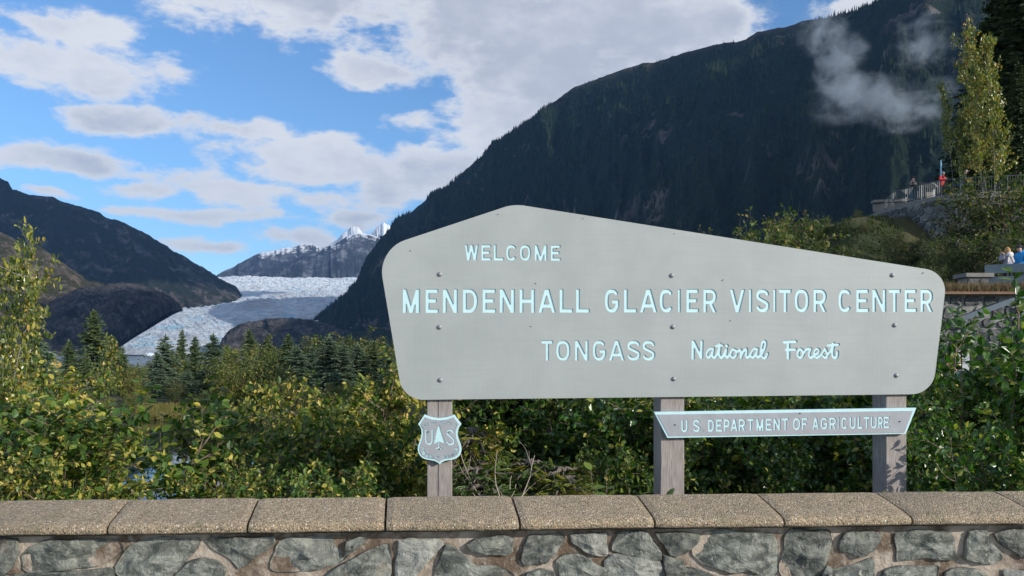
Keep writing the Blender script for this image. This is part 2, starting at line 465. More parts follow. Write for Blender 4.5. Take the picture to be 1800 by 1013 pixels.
M_INK = simple("dark_print", (.03, .04, .05), .6)

# terrain soil and undergrowth
M_SOIL, t = mat("mossy_soil")
n1 = t.noise(t.obj, .35, 7, .6); n2 = t.noise(t.obj, 2.8, 7, .65)
c = t.mix(t.smooth(n1, .4, .6), (.028, .040, .012), (.065, .062, .022))
c = t.mix(t.math('MULTIPLY', t.smooth(n2, .5, .7), .6), c, (.055, .038, .022))
t.l.new(c, t.p.inputs['Base Color']); t.p.inputs['Roughness'].default_value = .95
bump(t, n2, .8, .15)

# water
M_WATER, t = mat("still_pond_water")
t.p.inputs['Base Color'].default_value = (.012, .018, .014, 1); t.p.inputs['Roughness'].default_value = .03
t.p.inputs['IOR'].default_value = 1.33
bump(t, t.noise(t.scale(t.obj, (1, .35, 1)), 1.4, 3), .05, .05)
M_LAKE, t = mat("silty_lake_water")
t.l.new(t.mix(t.smooth(t.noise(t.scale(t.obj, (.3, 1, 1)), .012, 4), .4, .6), (.13, .17, .20), (.19, .225, .25)), t.p.inputs['Base Color'])
t.p.inputs['Roughness'].default_value = .35; t.p.inputs['IOR'].default_value = 1.33
bump(t, t.noise(t.obj, .6, 3), .2, .2)

# mountains


def mtn_mat(name, forest, rock, grass, f_lo, f_hi, sc=.004, rockbias=.5, zline=None, snow=None, steep=(.45, .75)):
    """forest cover broken by rock; rock grows above zline; snow on flatter ground above snow"""
    m, t = mat(name)
    P = t.node('ShaderNodeNewGeometry'); pos = P.outputs['Position']
    sz = t.node('ShaderNodeSeparateXYZ'); t.l.new(pos, sz.inputs[0])
    nz = t.node('ShaderNodeSeparateXYZ'); t.l.new(P.outputs['Normal'], nz.inputs[0])
    n1 = t.noise(pos, sc, 9, .62, .4); n2 = t.noise(pos, sc * 9, 8, .7); n3 = t.noise(t.scale(pos, (1, 1, .22)), sc * 5, 7, .65, .5)
    rk = t.smooth(t.math('ADD', t.math('MULTIPLY', n1, .6), t.math('MULTIPLY', n3, .4)), f_lo, f_hi)
    if zline:
        hz = t.smooth(t.math('ADD', sz.outputs[2], t.math('MULTIPLY', t.math('SUBTRACT', n1, .5), zline[1] * 1.6)), zline[0], zline[0] + zline[1])
        rk = t.math('MAXIMUM', rk, t.math('MULTIPLY', hz, t.smooth(n2, .38, .6)))
        fg = t.mix(hz, forest, grass)
    else:
        fg = t.mix(t.smooth(n2, .45, .65), forest, grass)
    rc = t.mix(t.smooth(n2, .4, .65), tuple(x * .55 for x in rock), rock)
    rc = t.mix(t.math('MULTIPLY', t.smooth(n3, .52, .62), .55), rc, tuple(min(1, x * 1.7) for x in rock))
    c = t.mix(rk, t.mix(t.smooth(t.noise(pos, sc * 22, 5, .7), .4, .62), tuple(x * .55 for x in forest) if not zline else t.mix(1.0, fg, (.55, .55, .6), 'MULTIPLY'), fg), rc)
    if snow:
        s1 = t.math('ADD', sz.outputs[2], t.math('MULTIPLY', t.math('SUBTRACT', n2, .5), snow[1]))
        sn = t.math('MULTIPLY', t.smooth(s1, snow[0], snow[0] + snow[1] * .3), t.smooth(t.math('ADD', nz.outputs[2], t.math('MULTIPLY', n2, .4)), steep[0], steep[1]))
        c = t.mix(sn, c, (.80, .83, .88))
    t.l.new(c, t.p.inputs['Base Color']); t.p.inputs['Roughness'].default_value = .95; t.p.inputs['Specular IOR Level'].default_value = .1
    bump(t, t.math('ADD', n2, t.noise(pos, sc * 40, 6, .7)), .9, 12.0)
    return m


M_MTN = mtn_mat("forested_mountain", (.020, .036, .020), (.14, .12, .105), (.07, .062, .022), .55, .63, .0042, zline=(960, 200))
M_LEFT = mtn_mat("scrubby_mountain", (.026, .036, .024), (.13, .115, .11), (.05, .05, .024), .50, .62, .0045)
M_BROWN = mtn_mat("sunlit_brown_hill", (.075, .078, .028), (.24, .19, .145), (.12, .10, .045), .46, .58, .010)
M_SLAB = mtn_mat("dark_bare_rock", (.045, .045, .046), (.16, .15, .145), (.06, .06, .035), .40, .58, .012)
M_FAR = mtn_mat("far_bare_mountain", (.055, .065, .08), (.15, .16, .18), (.07, .08, .085), .45, .58, .0022, snow=(1000, 320), steep=(1.0, 1.1))  # blue of the distant haze is mixed into these rock colours
M_SNOW = mtn_mat("snowy_peak", (.10, .10, .11), (.20, .19, .19), (.12, .12, .12), .3, .5, .003, snow=(1150, 250), steep=(.45, .72))

M_ICE, t = mat("glacier_ice")
P = t.node('ShaderNodeNewGeometry'); pos = P.outputs['Position']
rot = t.node('ShaderNodeMapping'); t.l.new(pos, rot.inputs[0]); rot.inputs['Rotation'].default_value = (0, 0, R(-28)); rot.inputs['Scale'].default_value = (1, .30, 1)
n1 = t.noise(rot.outputs[0], .0032, 9, .68, .6); n2 = t.noise(pos, .022, 8, .75, .3); n3 = t.noise(rot.outputs[0], .010, 8, .72, 1.0)
c = t.mix(t.smooth(n2, .40, .60), (.42, .47, .53), (.66, .73, .79))
c = t.mix(t.math('MULTIPLY', t.smooth(n3, .50, .64), .6), c, (.27, .28, .32))
c = t.mix(t.math('MULTIPLY', t.smooth(n1, .53, .62), .55), c, (.32, .30, .31))
c = t.mix(t.math('MULTIPLY', t.smooth(t.noise(pos, .009, 7, .65), .52, .62), .75), c, (.30, .54, .68))
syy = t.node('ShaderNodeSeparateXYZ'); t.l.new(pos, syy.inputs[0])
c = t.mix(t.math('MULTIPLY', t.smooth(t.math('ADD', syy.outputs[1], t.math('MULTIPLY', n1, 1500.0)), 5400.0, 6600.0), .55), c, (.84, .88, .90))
t.l.new(c, t.p.inputs['Base Color']); t.p.inputs['Roughness'].default_value = .6
bump(t, t.math('ADD', n2, t.noise(pos, .07, 6, .7)), .8, 14.0)

# ------------------------------------------------------------------ ground, pond, lake


def low(y): return np.interp(y, [-60, 4.95, 5.15, 7, 10, 20, 30, 34, 76, 84, 120, 300, 520, 575, 4000, 12000], [0, 0, -.7, -1.1, -2.1, -4.2, -5.1, -6.2, -6.2, -4.9, -5.0, -7, -9.2, -11.5, -13, -13])
def hillz(y): return np.interp(y, [0, 5.3, 20, 24.9, 25.6, 31, 40, 48, 51.5, 60, 75, 120, 300, 900, 2000], [0, -.8, -.7, -.5, 3.15, 3.5, 5.2, 7.2, 10.4, 11.0, 11.5, 13, 18, 30, 40])


def ground_z(x, y):
    x = np.asarray(x, float); y = np.asarray(y, float)
    xl = np.interp(y, [20, 26, 50, 120, 400, 2000], [7, 6, 8, 20, 60, 500]); wd = np.interp(y, [20, 26, 50, 120, 2000], [5, 5, 14, 40, 600])
    s = sstep(x, xl, xl + wd)
    z = low(y) * (1 - s) + hillz(y) * s
    z = z + sstep(y, 8, 14) * (fbm(x * .25, y * .25, 4, 3) * (.5 + .0 * x) + .4 * fbm(x, y, 3, 9) * (y < 200))
    # left bank of the pond
    z = z + sstep(-x, 34, 60) * sstep(y, 25, 40) * (1 - sstep(y, 90, 120)) * 1.6
    return z


nx, ny = 300, 230
yy = np.concatenate([np.linspace(-25, 4.9, 12), np.linspace(4.98, 90, 140), np.geomspace(92, 12000, ny - 152)])
ss = np.linspace(-1, 1, nx); ss = np.sign(ss) * np.abs(ss) ** 1.25
YY, SS = np.meshgrid(yy, ss, indexing='ij')
XX = SS * (40 + 1.35 * np.maximum(YY, 0))
ZZ = ground_z(XX, YY); ZZ = np.where(YY < 4.95, 0, ZZ)


def grid_faces(a, b):
    i = np.arange(a - 1)[:, None] * b; j = np.arange(b - 1)[None]
    return np.stack([i + j, i + j + 1, i + b + j + 1, i + b + j], -1).reshape(-1, 4)


gf = grid_faces(ny, nx)
link("ground", mesh_np("ground", np.stack([XX, YY, ZZ], -1).reshape(-1, 3), gf, M_SOIL, True), kind='structure')
MB().box((0, -9.95, 0.0), (90, 29.6, .02)).build("plaza_pavement", M_PAVE, kind='structure')
link("pond_water", mesh_np("pond_water", [(-90, 24, -5.35), (30, 24, -5.35), (30, 90, -5.35), (-90, 90, -5.35)], [[0, 1, 2, 3]], M_WATER), kind='structure')
link("lake_water", mesh_np("lake_water", [(-6000, 480, -10), (1500, 480, -10), (1500, 5000, -10), (-6000, 5000, -10)], [[0, 1, 2, 3]], M_LAKE), kind='structure')

# ------------------------------------------------------------------ mountains and glacier


def mountain(name, sil, foot, back, nu, nv, m, face=(0, -1), amp=60, gsc=1 / 300., prof=1.15, seed=1, crest_amp=8, base=-14, gull=.35, footpx=None):
    """sil: (px, py, Y) crest points; foot: horizontal run of the front slope; face: its horizontal direction"""
    sil = np.array(sil, float)
    # parametrise by arclength in metres for even columns
    C = np.stack([(sil[:, 0] - 900) / F * sil[:, 2], sil[:, 2], HC + (HY - sil[:, 1]) / F * sil[:, 2]], -1)
    s = np.concatenate([[0], np.cumsum(np.linalg.norm(np.diff(C, axis=0), axis=1))])
    su = np.linspace(0, s[-1], nu)
    px = np.interp(su, s, sil[:, 0]); py = np.interp(su, s, sil[:, 1]); Yc = np.interp(su, s, sil[:, 2])
    cx = (px - 900) / F * Yc; cz = HC + (HY - py) / F * Yc
    cz = cz + crest_amp * ridged(su * gsc * 6, su * 0 + seed, 5, seed) 
    fx_, fy_ = -cx / np.hypot(cx, Yc), -Yc / np.hypot(cx, Yc)      # the front slope runs down towards the valley floor
    v = np.concatenate([np.linspace(0, 1, nv), 1 + np.linspace(0, 1, 10)[1:] ** 1.0])
    VV, UU = np.meshgrid(v, su, indexing='ij')
    CX, CYv, CZ = np.broadcast_to(cx, VV.shape), np.broadcast_to(Yc, VV.shape), np.broadcast_to(cz, VV.shape)
    ft = foot if np.isscalar(foot) else np.interp(px, [f[0] for f in foot], [f[1] for f in foot])
    fr = VV <= 1
    t_ = np.clip(1 - VV, 0, 1)
    fdir = (np.broadcast_to(fx_, VV.shape), np.broadcast_to(fy_, VV.shape))
    X = CX + fdir[0] * ft * t_; Y = CYv + fdir[1] * ft * t_
    if footpx is not None:
        fp = np.interp(su, s, footpx); fy2 = Yc - ft; fx2 = (fp - 900) / F * fy2
        X = np.where(fr, CX + (fx2 - cx)[None] * t_, X); Y = np.where(fr, CYv + (fy2 - Yc)[None] * t_, Y)
    tb = np.clip(VV - 1, 0, 1)
    if footpx is not None:      # the far side falls away behind the front one
        bx2 = (fp - 900) / F * (Yc + back); X = np.where(fr, X, CX + (bx2 - cx)[None] * tb + fdir[0] * back * tb)
    X = X - fdir[0] * back * tb; Y = Y - fdir[1] * back * tb
    hgt = np.where(fr, 1 - t_ ** prof, 1 - tb ** 1.1)
    Z = base + (CZ - base) * hgt
    mask = np.where(fr, np.minimum(1, t_ * 5) * np.minimum(1, (1 - t_) * 6), 0.3)
    relief = amp * (ridged(UU * gsc, VV * gull * ft * gsc + .3 * ridged(UU * gsc * 3, VV * 3, 2, seed + 5), 7, seed, .55) * 1.5
                    + .9 * fbm(X * gsc * .6, Y * gsc * .6, 3, seed + 9))
    fine = ridged(UU * gsc * 7, VV * ft * gsc * 4, 4, seed + 21, .6) * amp * .22
    d = mask * (relief + fine)
    X = X + fdir[0] * d * .8; Y = Y + fdir[1] * d * .8; Z = Z + d * .45
    V = np.stack([X, Y, Z], -1)
    o = link(name, mesh_np(name, V.reshape(-1, 3), grid_faces(len(v), nu), m, True), kind='structure')
    return V


VM = mountain("forested_mountain", [(420, 640, 3300), (520, 600, 3600), (550, 566, 3800), (575, 545, 3900), (600, 524, 4050), (628, 500, 4200), (636, 478, 4250), (645, 450, 4300), (668, 420, 4300), (692, 396, 4250), (700, 385, 4200), (722, 374, 4150),
                                        (760, 342, 4000), (786, 330, 3900), (830, 288, 3750), (900, 232, 3550), (950, 198, 3400), (985, 172, 3300), (1010, 152, 3200), (1060, 136, 3100), (1130, 110, 2950), (1160, 108, 2900),
                                        (1205, 92, 2800), (1262, 78, 2720), (1310, 72, 2640), (1330, 58, 2600), (1380, 48, 2530), (1420, 36, 2480), (1470, 30, 2400), (1500, 24, 2350), (1525, 16, 2300), (1548, 2, 2270), (1600, -38, 2200), (1700, -60, 2120),
                                        (1900, -70, 2050), (2300, -180, 1950), (2900, -380, 1800), (4200, -700, 1500), (6500, -1100, 1250)],
              [(420, 500), (640, 1000), (1200, 1350), (2300, 1250), (6500, 900)], 1400, 900, 230, M_MTN, face=(-.62, -.78), amp=165, gsc=1 / 420., seed=3, crest_amp=10)
mountain("left_mountain", [(-900, -20, 4300), (-500, 120, 4300), (-200, 240, 4300), (-60, 296, 4350), (0, 314, 4400), (14, 322, 4400), (22, 334, 4400), (50, 343, 4420), (88, 347, 4450), (112, 353, 4480), (170, 374, 4550), (230, 398, 4620), (262, 416, 4660),
                           (300, 438, 4700), (340, 462, 4760), (380, 486, 4820), (405, 499, 4860), (416, 506, 4880), (440, 540, 4900)],
         900, 1500, 420, 170, M_LEFT, face=(.45, -.9), amp=90, gsc=1 / 380., seed=13, crest_amp=22, prof=1.3)
mountain("brown_hill", [(-700, 250, 2500), (-300, 330, 2500), (-60, 388, 2520), (0, 408, 2550), (40, 428, 2550), (75, 434, 2560), (100, 456, 2570), (135, 478, 2600), (152, 492, 2600), (182, 499, 2640), (192, 515, 2700), (196, 560, 2700), (170, 622, 2700)],
         700, 600, 300, 130, M_BROWN, face=(.5, -.86), amp=45, gsc=1 / 200., seed=23, crest_amp=14)
mountain("rock_shoulder", [(-400, 560, 2300), (-100, 545, 2300), (60, 538, 2330), (110, 520, 2350), (150, 508, 2380), (190, 500, 2400), (235, 498, 2430), (268, 508, 2450), (300, 522, 2480), (315, 532, 2490), (322, 546, 2500)],
         420, 500, 320, 110, M_SLAB, amp=58, gsc=1 / 170., seed=33, crest_amp=6, prof=1.5, footpx=[-400, -100, 60, 100, 130, 150, 170, 182, 192, 198, 200])
mountain("rock_knob", [(384, 618, 3000), (390, 600, 3000), (400, 588, 3000), (418, 577, 3020), (440, 571, 3050), (480, 565, 3050), (515, 562, 3080), (540, 564, 3080), (570, 570, 3100), (640, 590, 3100), (760, 612, 3100)],
         380, 400, 240, 90, M_SLAB, face=(-.1, -1), amp=44, gsc=1 / 160., seed=43, crest_amp=6, prof=1.8)
mountain("lower_forest_slope", [(470, 622, 2500), (520, 610, 2500), (560, 592, 2500), (620, 585, 2450), (690, 575, 2400), (800, 570, 2300), (1000, 560, 2200), (1300, 520, 1900), (1700, 480, 1500), (2300, 380, 1200)],
         [(470, 250), (1300, 500), (2300, 500)], 300, 360, 90, M_MTN, face=(-.4, -.9), amp=30, gsc=1 / 200., seed=53, crest_amp=10, prof=1.4)
mountain("far_ridge", [(330, 520, 8700), (385, 482, 8700), (405, 472, 8750), (430, 458, 8800), (455, 446, 8850), (478, 441, 8900), (500, 437, 8950), (530, 431, 9000), (548, 430, 9050), (562, 436, 9100), (580, 432, 9100), (600, 430, 9100), (660, 440, 9100), (800, 440, 9100)],
         1300, 1200, 300, 110, M_FAR, face=(-.2, -1), amp=75, gsc=1 / 700., seed=63, crest_amp=26)
mountain("far_dome", [(390, 500, 7700), (440, 484, 7800), (480, 470, 7900), (510, 458, 8000), (540, 448, 8100), (565, 440, 8150), (585, 430, 8200), (600, 422, 8200), (615, 413, 8250), (632, 410, 8250), (650, 413, 8250), (670, 420, 8250), (690, 418, 8200), (720, 400, 8200), (800, 390, 8200)],
         900, 1200, 300, 110, M_FAR, face=(-.2, -1), amp=90, gsc=1 / 600., seed=73, crest_amp=14, prof=1.4)
mountain("snow_peaks", [(560, 445, 9900), (590, 425, 9900), (603, 412, 9900), (612, 403, 9950), (620, 399, 9950), (630, 402, 9950), (638, 409, 9950), (648, 412, 9950), (658, 405, 9950), (666, 399, 9980), (672, 395, 9980), (676, 393, 10000), (682, 397, 10000), (692, 402, 10000), (706, 410, 10000), (760, 430, 10000)],
         1300, 1200, 260, 110, M_SNOW, face=(-.1, -1), amp=130, gsc=1 / 420., seed=83, crest_amp=60)

# glacier surface: a tongue running down to the lake
gu, gvn = 520, 420
rows = [(628, 2880, -12), (622, 2950, 5), (612, 3050, 22), (590, 3300, None), (565, 3700, None), (540, 4300, None), (520, 5000, None), (508, 5600, None), (500, 6200, None), (495, 6700, None), (491, 7200, None), (489, 7600, None)]
gy = np.array([r[1] for r in rows], float)
gz = np.array([HC + (HY - r[0]) / F * r[1] if r[2] is None else r[2] for r in rows])
Yg = np.geomspace(2880, 7600, gvn); Zg = np.interp(Yg, gy, gz)
leftpx = np.interp(Yg, [2880, 3000, 3300, 3900, 5000, 7600], [205, 200, 190, 180, 230, 300]); rightpx = np.interp(Yg, [2880, 3000, 3200, 3700, 5000, 7600], [295, 380, 560, 700, 760, 800])
S_ = np.linspace(0, 1, gu)
PXg = leftpx[:, None] * (1 - S_) + rightpx[:, None] * S_
Xg = (PXg - 900) / F * Yg[:, None]; YgM = np.broadcast_to(Yg[:, None], Xg.shape)
edge = np.minimum(1, np.minimum(S_, 1 - S_) * 14)[None] ** .5
toe = sstep(YgM, 2880, 3050)
ca, sa = math.cos(R(-30)), math.sin(R(-30)); xr, yr = Xg * ca - YgM * sa, Xg * sa + YgM * ca
d = 26 * ridged(xr / 90, yr / 260, 6, 91, .62) + 30 * fbm(xr / 400, yr / 900, 3, 95) + 14 * ridged(xr / 28, yr / 60, 3, 97, .6)
far = np.interp(YgM, [2800, 5000, 7600], [.70, .9, 1.5])
Zgm = Zg[:, None] * 1.0 + d * far * toe
Zgm = np.where(edge < 1, -14 + (Zgm + 14) * edge, Zgm)
Vg = np.stack([Xg, YgM, Zgm], -1)
Vg[0, :, 2] = -16
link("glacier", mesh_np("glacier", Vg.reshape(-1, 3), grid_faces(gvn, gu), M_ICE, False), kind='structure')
# pale iceberg grounded by the glacier
def rock_mesh(name, m, seed, sub=(18, 10), rough=.25):
    a, b = sub; rs = seed
    th = np.linspace(0, 2 * np.pi, a, endpoint=False); ph = np.linspace(-np.pi / 2, np.pi / 2, b)
    PH, TH = np.meshgrid(ph, th, indexing='ij')
    r = 1 + rough * ridged(TH * 1.2 + seed, PH * 2, 4, rs) + rough * fbm(np.cos(TH) * 2 + 5, PH * 3 + np.sin(TH) * 2, 3, rs + 3)
    V = np.stack([r * np.cos(PH) * np.cos(TH), r * np.cos(PH) * np.sin(TH), r * np.sin(PH)], -1).reshape(-1, 3)
    i = np.arange(b - 1)[:, None] * a; j = np.arange(a)[None]; k = (j + 1) % a
    return mesh_np(name, V, np.stack([i + j, i + k, i + a + k, i + a + j], -1).reshape(-1, 4), m, False)


M_BERG = simple("pale_ice", (.66, .74, .78), .5, var=.1, sc=3)
ib = link("iceberg", rock_mesh("iceberg", M_BERG, 5), None, "pale iceberg lying on the lake in front of the glacier tongue", "iceberg", loc=at(263, 625, 1900))
ib.scale = (13, 9, 6)

# forest on the mountain slopes (nobody could count it)
vr, uc = VM.shape[:2]
Ntree = 42000
ri = (RS.rand(Ntree) ** .8 * (vr - 10)).astype(int); ci = (RS.rand(Ntree) * (uc - 300)).astype(int)
P = VM[ri, ci] + RS.randn(Ntree, 3) * [4, 4, 0]
treeline = 900 + 160 * fbm(P[:, 0] / 500, P[:, 1] / 500, 4, 7)
dens_ = fbm(P[:, 0] / 160, P[:, 1] / 160, 4, 17)
keep = (P[:, 2] < treeline * 1.0 + 120) & (dens_ > -.06) & (P[:, 2] > -5) & ((P[:, 0] / P[:, 1] * F + 900) < 1850)
P = P[keep]; P[:, 2] -= 3
th = np.linspace(0, 2 * np.pi, 5, endpoint=False)
cone = np.concatenate([np.stack([np.cos(th), np.sin(th), 0 * th], -1), [[0, 0, 1]]])
coneF = np.array([[i, (i + 1) % 5, 5] for i in range(5)])
n = len(P); I = np.eye(3)
sz = np.stack([RS.uniform(3.2, 5.5, n), RS.uniform(3.2, 5.5, n), RS.uniform(16, 33, n)], -1) * RS.uniform(.7, 1.1, (n, 1)) * np.interp(P[:, 2], [0, 850, 1100], [1.1, .9, .5])[:, None] * np.interp(P[:, 1], [800, 2600], [.5, 1.0])[:, None]
V, Fa = inst(cone, coneF, np.tile(I[0], (n, 1)), np.tile(I[1], (n, 1)), np.tile(I[2], (n, 1)), P, sz)
M_FARTREE = leaf_mat("distant_conifer", [(0, (.010, .020, .012)), (.5, (.018, .032, .017)), (1, (.034, .048, .022))], rough=.9, trans=.0, spec=.1)
link("mountain_forest", mesh_np("mountain_forest", V, Fa, M_FARTREE), kind='stuff', label="dark conifer forest covering the mountain slopes")

# unseen clouds added above the valley to shade parts of the slopes


def cloud(name, c, size, seed, label):
    me = rock_mesh(name, M_CLOUD, seed, (64, 32), .35)
    o = link(name, me, None, label, "cloud", loc=c); o.scale = size
    for p in me.polygons: p.use_smooth = True
    return o


M_CLOUD = simple("cloud_white", (.85, .86, .88), 1.0, var=.04, sc=2, spec=0)
HAZE_TOP = 1760


def above(px, py, Y, zc):
    p = Vector(at(px, py, Y)); k = (zc - p.z) / sd.z
    return p + sd * k


for i, (px, py, Y, zc, sz_, lb) in enumerate([
    (110, 420, 4550, 2250, (1450, 850, 190), "long flat unseen cloud added high over the valley, shading the scrubby left mountain"),
    (285, 570, 2250, 2300, (330, 330, 110), "smaller unseen cloud added over the lake, shading the dark rock shoulder"),
    (1150, 400, 3150, 2400, (1550, 640, 180), "broad unseen cloud added over the forest, shading the big mountain"),
]):
    cloud("shade_cloud", above(px, py, Y, zc), sz_, 100 + i * 7, lb).rotation_euler = (0, 0, R(-48 if i == 2 else 0))
# ------------------------------------------------------------------ haze in the valley air
M_HAZE = bpy.data.materials.new("valley_haze"); M_HAZE.use_nodes = True
t = NT(M_HAZE.node_tree); t.n.clear()
hv = t.node('ShaderNodeVolumePrincipled'); ho = t.node('ShaderNodeOutputMaterial')
hv.inputs['Color'].default_value = (.25, .52, 1.0, 1); hv.inputs['Density'].default_value = 3.6e-5; hv.inputs['Anisotropy'].default_value = .25
t.l.new(hv.outputs[0], ho.inputs['Volume'])
HAZE = True
if HAZE:
    b = MB(); b.box((0, 5300, HAZE_TOP / 2 - 11), (34000, 12400, HAZE_TOP + 22))
    b.build("haze", M_HAZE, kind='stuff', label="thin blue haze lying in the valley air")

# low cloud clinging to the mountain side
M_MIST, t = mat("mist"); t.n.clear()
t = NT(M_MIST.node_tree)
tc = t.node('ShaderNodeTexCoord'); o_ = tc.outputs['Object']
ln = t.vmath('LENGTH', o_); ln = t.n[-1].outputs['Value']
oi = t.node('ShaderNodeObjectInfo')
offv = t.node('ShaderNodeCombineXYZ'); t.l.new(t.math('MULTIPLY', oi.outputs['Random'], 50.0), offv.inputs[0])
vv = t.vmath('ADD', o_, offv.outputs[0])
gp = t.node('ShaderNodeNewGeometry'); vv = t.scale(gp.outputs['Position'], (1, 1, 1.25))
wn = t.noise(vv, .018, 6, .62, .6)
wn2 = t.noise(vv, .07, 5, .62, .5)
f = t.math('ADD', t.math('SUBTRACT', 1.0, ln), t.math('MULTIPLY', t.math('SUBTRACT', wn, .5), 3.2))
f = t.math('ADD', f, t.math('MULTIPLY', t.math('SUBTRACT', wn2, .5), 1.1))
dn = t.math('MULTIPLY', t.smooth(f, .26, 1.1), .0135)
dn = t.math('MULTIPLY', dn, t.math('SUBTRACT', 1.0, t.smooth(ln, .8, 1.0)))
vs = t.node('ShaderNodeVolumePrincipled'); vs.inputs['Color'].default_value = (.74, .86, 1, 1); t.l.new(dn, vs.inputs['Density']); vs.inputs['Anisotropy'].default_value = 0
mo = t.node('ShaderNodeOutputMaterial'); t.l.new(vs.outputs[0], mo.inputs['Volume'])
try: M_MIST.cycles.volume_step_rate = 1.0
except Exception: pass


def mist(px, py, Y, rx, rz, rot, label):
    b = rock_mesh("low_cloud", M_MIST, 3, (24, 12), 0.0)
    o = link("low_cloud", b, None, label, "cloud", "wisps of cloud against the mountain", loc=at(px, py, Y))
    k = Y / F
    o.scale = (rx * k, 90, rz * k); o.rotation_euler = (0, rot, math.atan2(-(px - 900), F))


mist(1480, 115, 1250, 58, 82, R(-25), "pale wisp of cloud rising at the end of the long bank")
mist(1560, 182, 1150, 165, 55, R(8), "long grey bank of low cloud against the dark mountain")
mist(1440, 60, 1300, 60, 45, R(20), "thin veil of cloud on the mountain's upper left shoulder")
mist(1622, 72, 1300, 62, 55, R(30), "small ragged puff of cloud high on the dark mountain")

# ------------------------------------------------------------------ lettering: strokes -> outlines


def seg_sdf(X, Y, a, b, h, round_=False):
    ax, ay = a; bx, by = b; dx, dy = bx - ax, by - ay; L = math.hypot(dx, dy) + 1e-12; ux, uy = dx / L, dy / L
    px, py = X - ax, Y - ay; al = px * ux + py * uy; pe = np.abs(-px * uy + py * ux)
    if round_:
        alc = np.clip(al, 0, L); return np.hypot(px - alc * ux, py - alc * uy) - h
    q1 = np.abs(al - L / 2) - L / 2; q2 = pe - h
    return np.maximum(q1, q2)


def box_sdf(X, Y, x0, y0, x1, y1):
    return np.maximum(np.maximum(x0 - X, X - x1), np.maximum(y0 - Y, Y - y1))


def sup(cx, cy, rx, ry, a0, a1, n=16, e=2.5):
    out = []
    for i in range(n + 1):
        a = R(a0 + (a1 - a0) * i / n); c, s = math.cos(a), math.sin(a)
        out.append((cx + rx * math.copysign(abs(c) ** (2 / e), c), cy + ry * math.copysign(abs(s) ** (2 / e), s)))
    return out


def glyph(ch, W, H, w):
    """list of ('s', a, b) flat strokes and ('c', pts) round polylines in a W x H box; stroke width w"""
    h = w / 2; S = []
    f = lambda a, b: S.append(('s', a, b)); c = lambda p: S.append(('c', p))
    VL = lambda: f((h, 0), (h, H)); VR = lambda: f((W - h, 0), (W - h, H))
    if ch == 'E': VL(); f((0, h), (W, h)); f((0, H - h), (W * .97, H - h)); f((0, H * .51), (W * .86, H * .51))
    elif ch == 'F': VL(); f((0, H - h), (W, H - h)); f((0, H * .5), (W * .86, H * .5))
    elif ch == 'L': VL(); f((0, h), (W, h))
    elif ch == 'I': f((W / 2, 0), (W / 2, H))
    elif ch == 'T': f((W / 2, 0), (W / 2, H)); f((0, H - h), (W, H - h))
    elif ch == 'H': VL(); VR(); f((0, H * .5), (W, H * .5))
    elif ch == 'N': VL(); VR(); f((h * .6, H + h), (W - h * .6, -h))
    elif ch == 'M': VL(); VR(); f((h * .7, H + h * .8), (W / 2, h * .1)); f((W - h * .7, H + h * .8), (W / 2, h * .1))
    elif ch == 'W':
        f((h * .8, H + h), (W * .27, -h)); f((W * .25, -h), (W / 2, H * 1.02)); f((W / 2, H * 1.02), (W * .75, -h)); f((W - h * .8, H + h), (W * .73, -h))
    elif ch == 'V': f((h * .7, H + h), (W / 2 + h * .1, -h * .6)); f((W - h * .7, H + h), (W / 2 - h * .1, -h * .6))
    elif ch == 'A': f((h * .7, -h), (W / 2, H + h * .6)); f((W - h * .7, -h), (W / 2, H + h * .6)); f((W * .2, H * .29), (W * .8, H * .29))
    elif ch == 'O': c(sup(W / 2, H / 2, W / 2 - h, H / 2 - h, 0, 360, 36))
    elif ch == 'C': c(sup(W / 2 + h * .2, H / 2, W / 2 - h, H / 2 - h, 48, 312, 28))
    elif ch == 'G': c(sup(W / 2 + h * .1, H / 2, W / 2 - h, H / 2 - h, 46, 345, 28)); f((W * .52, H * .46), (W, H * .46)); f((W - h, H * .22), (W - h, H * .46 + h))
    elif ch == 'D': VL(); f((0, H - h), (W * .45, H - h)); f((0, h), (W * .45, h)); c(sup(W * .42, H / 2, W * .58 - h, H / 2 - h, 90, -90, 20, 2.3))
    elif ch == 'U': f((h, H * .3), (h, H)); f((W - h, H * .3), (W - h, H)); c(sup(W / 2, H * .34, W / 2 - h, H * .34 - h, 180, 360, 16, 2.2))
    elif ch in 'PR':
        b = H * (.44 if ch == 'R' else .42)
        VL(); f((0, H - h), (W * .55, H - h)); f((0, b), (W * .55, b)); c(sup(W * .52, (H - h + b) / 2, W * .46 - h, (H - h - b) / 2, 90, -90, 12, 2.3))
        if ch == 'R': f((W * .50, b), (W - h * .75, -h))
    elif ch == 'S':
        q = (H - w) / 4
        p = sup(W / 2, H - h - q, W / 2 - h, q, 20, 200, 12, 2.3)
        p += [(W * .28, H / 2 + q * .35), (W * .5, H / 2 + q * .02), (W * .72, H / 2 - q * .30)]
        p += sup(W / 2, h + q, W / 2 - h, q, 20, -160, 12, 2.3)
        c(p)
    elif ch == '.': f((0, w * .5), (w, w * .5))
    return S


def sdf_of(strokes, X, Y, w, clip=None):
    D = np.full(X.shape, 9.0)
    for st in strokes:
        if st[0] == 's':
            s_ = seg_sdf(X, Y, st[1], st[2], w / 2)
        elif st[0] == 'p':
            s_ = poly_sdf(X, Y, st[1])
        else:
            wd = st[2] if len(st) > 2 else w
            s_ = np.full(X.shape, 9.0)
            for a, b in zip(st[1][:-1], st[1][1:]): s_ = np.minimum(s_, seg_sdf(X, Y, a, b, wd / 2, True))
        D = np.minimum(D, s_)
    if clip: D = np.maximum(D, box_sdf(X, Y, *clip))
    return D


